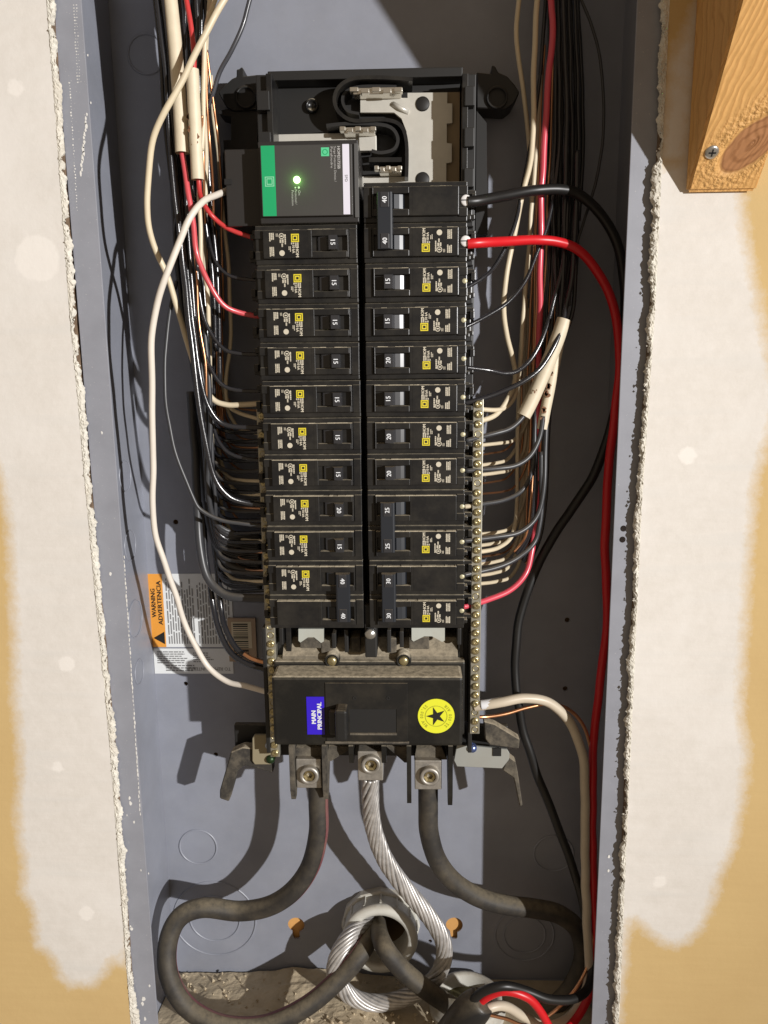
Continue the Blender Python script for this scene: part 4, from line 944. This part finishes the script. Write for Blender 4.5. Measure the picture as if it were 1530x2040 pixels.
wire('white_tape', 'short white tape wrapped on the thick wire beside the neutral bar', [(958, 1404.5), (980, 1401), (1002, 1397.5)], [.0165, .0172], 19.5, mat('white_tape', (.75, .76, .78), .4), cat='tape')
wire('copper_wire', 'bare copper wire leaving the neutral bar under the thick white wire', [(948, 1428), (970, 1428), (1010, 1421), (1050, 1409), (1095, 1402), (1135, 1415), (1165, 1450), (1180, 1510), (1184, 1600), (1186, 1750), (1180, 1880), (1160, 1950), (1110, 2010), (1050, 2042), (1005, 2028), (965, 2020)], [.018, .026, .036, .040, .036, .020, .0], 7, COPPER)
tp = thing('taped_cable_end', 'black taped cable end with black, red and white conductors fanning out', 'cable end', tuple(at(935, 2040, .0)))
pts = spline([at(890, 2075, .004), at(915, 2045, .0), at(938, 2015, -.002), at(962, 1992, -.003)], 6)
shift(MB().tube(pts, [.0130, .0132, .0136, .0138, .0140, .0140, .0142, .0142, .0142, .0140, .0140, .0138, .0136, .0134, .0130, .0126, .0120, .0112, .0098][:len(pts)], 20), tp.location).build('tape_wrap', TAPE, tp)
pts = spline([at(700, 2200, .02), at(800, 2130, .012), at(890, 2075, .004)], 5); shift(MB().tube(pts, .0125, 16), tp.location).build('outer_jacket', CABLE, tp)
wire('pink_red_wire', 'pinkish red wire running down the black bundle to the double 30', [(1098, 0), (1101, 50), (1098, 110), (1091, 180), (1086, 250), (1082, 330), (1079, 400), (1077, 480), (1076, 580), (1074, 680), (1073, 800), (1072, 920), (1069, 1010), (1065, 1055), (1059, 1100), (1047, 1143), (1015, 1176), (970, 1196), (922, 1209)], [.046, .042, .040, .044, .054, .056, .044, .018], 12, PINK, per=8)
GR = 'black wires curving into the breakers under the thick red wire'
for pts, Y, w, lb in [
    ([(1087, 0), (1080, 100), (1070, 190), (1062, 250), (1052, 310), (1041, 370), (1029, 430), (1008, 490), (983, 532), (958, 556), (928, 574)], [.056, .050, .046, .040, .030, .018], 8, 'black wire into the first breaker below the double 40 with red wire'),
    ([(1112, 0), (1114, 120), (1116, 230), (1112, 320), (1104, 390), (1090, 445), (1070, 505), (1046, 560), (1012, 602), (970, 630), (926, 652)], [.054, .050, .046, .036, .018], 8, 'black wire into the second breaker below the double 40 with red wire'),
    ([(1128, 300), (1130, 420), (1122, 520), (1104, 600), (1086, 660), (1062, 710), (1034, 737), (1006, 744), (975, 738), (928, 732)], [.048, .044, .036, .026, .016], 9, 'black wire dipping into the third breaker below the double 40'),
    ([(1150, 300), (1147, 420), (1140, 540), (1128, 610), (1108, 680), (1080, 730), (1042, 760), (1000, 780), (965, 793), (926, 803)], [.044, .040, .026, .020, .016], 10, 'black wire over the jackets into the fourth breaker below the double 40'),
    ([(1058, 800), (1042, 830), (1018, 853), (985, 864), (928, 878)], [.032, .024, .016], 10, 'black wire from the wider cream jacket into the fifth breaker'),
    ([(1082, 830), (1076, 870), (1058, 905), (1030, 926), (995, 933), (926, 938)], [.036, .026, .016], 10, 'black wire from the narrow jacket into the sixth breaker'),
    ([(1066, 760), (1066, 880), (1060, 940), (1040, 978), (1005, 996), (965, 1004), (924, 1010)], [.056, .046, .020], 9, 'black wire with a pale stripped end into the double 25'),
    ([(1088, 840), (1086, 910), (1082, 980), (1068, 1030), (1036, 1060), (990, 1070), (922, 1078)], [.038, .032, .016], 10, 'black wire into the lower pole of the double 25'),
    ([(1078, 900), (1078, 1000), (1074, 1050), (1062, 1084), (1030, 1112), (985, 1132), (922, 1146)], [.044, .038, .016], 10, 'black wire into the upper pole of the double 30')]:
    wire('black_wire', lb, pts, Y, w, GREYW if pts[-1][1] > 850 else BLKW, GR)
wire('wire_tip', 'pale stripped wire tip at the double 25 terminal', [(926, 1009), (945, 1007), (958, 1005)], [.0185, .0195], 9.6, CREAMW, cat='wire end')
sheath([(1124, 636), (1105, 690), (1078, 755), (1058, 800), (1043, 829)], [.034, .030], 28, 'wider cream cable jacket in front of the breakers fed by black wires', [(1072, 735, 3), (1066, 780, 2)])
sheath([(1120, 650), (1110, 700), (1096, 770), (1086, 820), (1080, 855)], [.042, .038], 21, 'narrow cream cable jacket smeared with dark marker', [(1094, 742, 5), (1090, 768, 6), (1087, 785, 6), (1083, 815, 5), (1080, 835, 4)])
G4 = 'wires hanging in the bundle under the thick red wire'
for pts, Y, w in [([(1105, 0), (1107, 120), (1106, 260), (1102, 400), (1106, 520), (1112, 640)], [0.056, 0.048], 9), ([(1116, 0), (1118, 140), (1118, 300), (1114, 440), (1112, 560), (1112, 650)], [0.063, 0.052], 9),
    ([(1122, 0), (1126, 120), (1130, 260), (1126, 400), (1122, 520), (1116, 645)], [0.050, 0.043], 10), ([(1132, 0), (1136, 130), (1140, 270), (1136, 400), (1128, 520), (1118, 650)], [0.057, 0.048], 9),
    ([(1138, 0), (1144, 140), (1148, 280), (1142, 420), (1132, 540), (1120, 655)], [0.066, 0.053], 9), ([(1128, 0), (1134, 150), (1138, 300), (1130, 450), (1124, 560), (1116, 650)], [0.074, 0.057], 10),
    ([(1144, 0), (1150, 140), (1152, 280), (1150, 420), (1146, 540), (1140, 620), (1116, 690)], [0.061, 0.048], 9), ([(1092, 0), (1094, 150), (1090, 300), (1094, 450), (1092, 600), (1090, 760), (1084, 900)], [0.065, 0.062], 9),
    ([(1150, 0), (1158, 150), (1160, 300), (1152, 440)], [0.079, 0.066], 10), ([(1110, 0), (1112, 160), (1110, 330), (1106, 480), (1100, 640), (1094, 800), (1088, 940)], [0.079, 0.071], 10)]:
    wire('black_wire', 'black wire hanging in the bundle behind the thick red wire', pts, Y, w, BLKW, G4)
for k in range(8):  # more hanging wires, added to shade the neutral tails behind them
    x_ = 1064+k*4; pts = [(x_+24+random.uniform(-3, 3), 480), (x_+16, 640), (x_+6, 760), (x_, 880), (x_-4, 980), (x_-14, 1060), (x_-40, 1100+k*4)]
    wire(*(('black_wire', 'black wire hanging in the bundle behind the thick red wire') if k % 3 else ('copper_wire', 'bare copper wire in the bundle behind the thick red wire')), pts, [.056, .054, .050+.002*k], 8 if k % 3 else 5, BLKW if k % 3 else COPPER, G4)
wire('thin_wire', 'thin black wire bowing away from the bundle towards the box side', [(1158, 0), (1178, 50), (1194, 110), (1202, 190), (1202, 250), (1194, 330), (1178, 395), (1160, 450), (1146, 500), (1138, 560), (1134, 610)], [.060, .056, .052, .048], 6, GREYW)
wire('cream_wire', 'cream wire hanging apart beside the black mounting ear', [(1033, 0), (1029, 60), (1032, 110), (1040, 170), (1047, 230), (1054, 290), (1060, 350), (1056, 460), (1046, 600), (1036, 720), (1031, 850), (1030, 980), (1022, 1060), (995, 1090), (952, 1100)], [.050, .056, .062, .070, .072, .030], 9, CREAMW)
wire('cream_wire', 'cream wire bowing in front of the first breakers then into the bar', [(1071, 0), (1066, 80), (1064, 160), (1063, 230), (1058, 310), (1046, 370), (1034, 420), (1022, 480), (1009, 550), (1003, 610), (1010, 665), (1022, 715), (1026, 750), (1016, 785), (990, 825), (952, 840)], [.050, .046, .040, .040, .056, .030], 11, CREAMW)
wire('cream_wire', 'cream wire dropping straight behind the two cream jackets', [(1076, 150), (1070, 260), (1062, 360), (1056, 460), (1048, 560), (1040, 660), (1034, 740), (1024, 790), (1000, 815), (952, 815)], [.050, .056, .060, .030], 9, CREAMW)
for pts in ([(1085, 90), (1078, 200), (1072, 320), (1066, 450), (1058, 600), (1050, 760)], [(1104, 60), (1098, 250), (1090, 440), (1086, 620), (1082, 760), (1066, 960)], [(1080, 130), (1076, 260), (1070, 420), (1066, 560), (1062, 740), (1056, 900)], [(1072, 500), (1068, 640), (1060, 800), (1052, 960), (1048, 1060)]):
    wire('copper_wire', 'bare copper wire in the bundle behind the thick red wire', pts, [.056, .072], 5, COPPER, G4)
for ye, M in ((885, 'c'), (905, 'u'), (925, 'c'), (944, 'c'), (962, 'u'), (982, 'u'), (1062, 'c'), (1085, 'w'), (1108, 'u'), (1122, 'w'), (1144, 'c'), (1161, 'c')):
    xs = random.uniform(1036, 1058); d = random.uniform(70, 120)
    pts = [(xs+6, ye-330), (xs+2, ye-220), (xs, ye-d), (xs-10, ye-d*.45), (xs-30, ye-d*.12), (xs-58, ye-2), (944, ye+3)]
    Y = [.084, .082, .078, .068, .024]
    if M == 'u': wire('copper_wire', 'bare copper ground tail curving into the bar under the thick red wire', pts, Y, 4.2, COPPER, 'neutral and ground tails entering the bar under the thick red wire')
    else: wire('cream_wire', 'cream neutral tail curving into the bar under the thick red wire', pts, Y, 7.2, CREAMW, 'neutral and ground tails entering the bar under the thick red wire')

# ------------------------------------------------------------------ wooden brace
def wood_material():
    M = bpy.data.materials.new('pine_wood'); M.use_nodes = True; nt = M.node_tree; N = nt.nodes; L = nt.links; b = N['Principled BSDF']
    b.inputs['Roughness'].default_value = .65
    tc = N.new('ShaderNodeTexCoord')
    def math_(op, a, c=None):
        x = N.new('ShaderNodeMath'); x.operation = op
        for i, q in enumerate((a, c)):
            if q is None: continue
            if isinstance(q, (int, float)): x.inputs[i].default_value = q
            else: L.new(q, x.inputs[i])
        return x.outputs[0]
    sx = N.new('ShaderNodeSeparateXYZ'); L.new(tc.outputs['Object'], sx.inputs[0]); X, Yc, Z = sx.outputs
    kx, kz = .0305, .0225
    dx = math_('SUBTRACT', X, kx); dz = math_('SUBTRACT', Z, kz)
    # knot: slanted ellipse
    a = math_('ADD', math_('MULTIPLY', dx, .80), math_('MULTIPLY', dz, .60)); c = math_('SUBTRACT', math_('MULTIPLY', dz, .80), math_('MULTIPLY', dx, .60))
    d = math_('SQRT', math_('ADD', math_('POWER', math_('DIVIDE', a, .0185), 2), math_('POWER', math_('DIVIDE', c, .0098), 2)))
    nz = N.new('ShaderNodeTexNoise'); nz.inputs['Scale'].default_value = 120; nz.inputs['Detail'].default_value = 6; L.new(tc.outputs['Object'], nz.inputs['Vector'])
    mp_ = N.new('ShaderNodeMapping'); mp_.inputs['Scale'].default_value = (260, 260, 14); L.new(tc.outputs['Object'], mp_.inputs[0])
    fib = N.new('ShaderNodeTexNoise'); fib.inputs['Scale'].default_value = 1; fib.inputs['Detail'].default_value = 5; L.new(mp_.outputs[0], fib.inputs['Vector'])
    bend = math_('DIVIDE', .0085, math_('ADD', d, .35))
    g = math_('ADD', math_('ADD', X, math_('MULTIPLY', Yc, .35)), math_('MULTIPLY', bend, -.7)); n2 = N.new('ShaderNodeTexNoise'); n2.inputs['Scale'].default_value = 28; n2.inputs['Detail'].default_value = 2; L.new(tc.outputs['Object'], n2.inputs['Vector'])
    g = math_('ADD', g, math_('ADD', math_('MULTIPLY', nz.outputs['Fac'], .0022), math_('MULTIPLY', n2.outputs['Fac'], .010)))
    w = math_('SINE', math_('MULTIPLY', g, 6.283/.0036))
    def mr(x, p, q, lo=0, hi=1):
        r = N.new('ShaderNodeMapRange'); L.new(x, r.inputs[0]); r.inputs[1].default_value = p; r.inputs[2].default_value = q; r.inputs[3].default_value = lo; r.inputs[4].default_value = hi; return r.outputs[0]
    def mix(p, q, f):
        x = N.new('ShaderNodeMix'); x.data_type = 'RGBA'
        for k, v in (('A', p), ('B', q)):
            if isinstance(v, tuple): x.inputs[k].default_value = (*v, 1)
            else: L.new(v, x.inputs[k])
        L.new(f, x.inputs['Factor']); return x.outputs['Result']
    col = mix((.70, .395, .135), (.50, .245, .070), mr(w, .55, 1, 0, .8))
    col = mix(col, (.60, .33, .105), mr(fib.outputs['Fac'], .4, .75))
    kn = mix((.40, .185, .075), (.29, .125, .045), mr(math_('SINE', math_('MULTIPLY', math_('ADD', d, math_('MULTIPLY', nz.outputs['Fac'], .5)), 17)), 0, 1))
    col = mix(kn, col, mr(math_('ADD', d, math_('MULTIPLY', nz.outputs['Fac'], .15)), 1.0, 1.12)); L.new(col, b.inputs['Base Color'])
    chip = N.new('ShaderNodeTexNoise'); chip.inputs['Scale'].default_value = 380; chip.inputs['Detail'].default_value = 3; L.new(tc.outputs['Object'], chip.inputs['Vector'])
    near = mr(d, 1.15, 2.3, 1, 0); nk = mr(d, 1.0, 1.15)
    hgt = math_('ADD', math_('MULTIPLY', w, .15), math_('MULTIPLY', math_('MULTIPLY', chip.outputs['Fac'], 4.0), math_('MULTIPLY', near, nk)))
    bp_ = N.new('ShaderNodeBump'); bp_.inputs['Strength'].default_value = .6; bp_.inputs['Distance'].default_value = .0012; L.new(hgt, bp_.inputs['Height']); L.new(bp_.outputs['Normal'], b.inputs['Normal'])
    return M
toe = at(1365, 384, WF-.001)
wd = thing('wood_brace', 'knotty pine brace slanting out from the drywall, fixed with a Phillips screw', 'wood brace', (toe.x, WF-.0012, toe.z))
sl = .80; hgt_ = .22; wdt = .0425
V = [(0, 0), (-.0035, -.0002), (-.0035-sl*hgt_, hgt_), (0, hgt_)]
mb = MB().profile(V, 0, wdt, 'x')
bm = bmesh.new(); me_ = mb.mesh('t', STUD); bm.from_mesh(me_); bmesh.ops.remove_doubles(bm, verts=bm.verts[:], dist=1e-6); bmesh.ops.bevel(bm, geom=bm.edges[:], offset=.0016, segments=3, affect='EDGES'); bm.to_mesh(me_); bm.free()
me_.materials.clear(); me_.materials.append(wood_material()); link('board', me_, wd)
# screw sits in the sloping face
nrm = Vector((0, -1, -sl)).normalized()
sc = at(1418, 303, WF-.03)
best = None
for i in range(400):
    y = WF-.0005-i*.0003; p = at(1418, 303, y); f_ = (p.y-(wd.location.y-.0035))+sl*(p.z-wd.location.z)
    if best is None or abs(f_) < best[0]: best = (abs(f_), p)
c = best[1]-wd.location
MB().lathe(c, [(.0042, -.001), (.0041, .0007), (.0030, .0012), (0, .0013)], axis=nrm, seg=24).build('screw', STEEL, wd)
mb = MB(); tU = nrm.cross(Vector((1, 0, 0))).normalized(); tR = Vector((1, 0, 0))
for a, b_ in ((tU, tR), (tR, tU)):
    v = [c+nrm*.00135+a*s1*.0022+b_*s2*.0005 for s1, s2 in ((-1, -1), (1, -1), (1, 1), (-1, 1))]; mb.add(v, [(0, 1, 2, 3)])
mb.build('screw_cross', HOLE, wd)
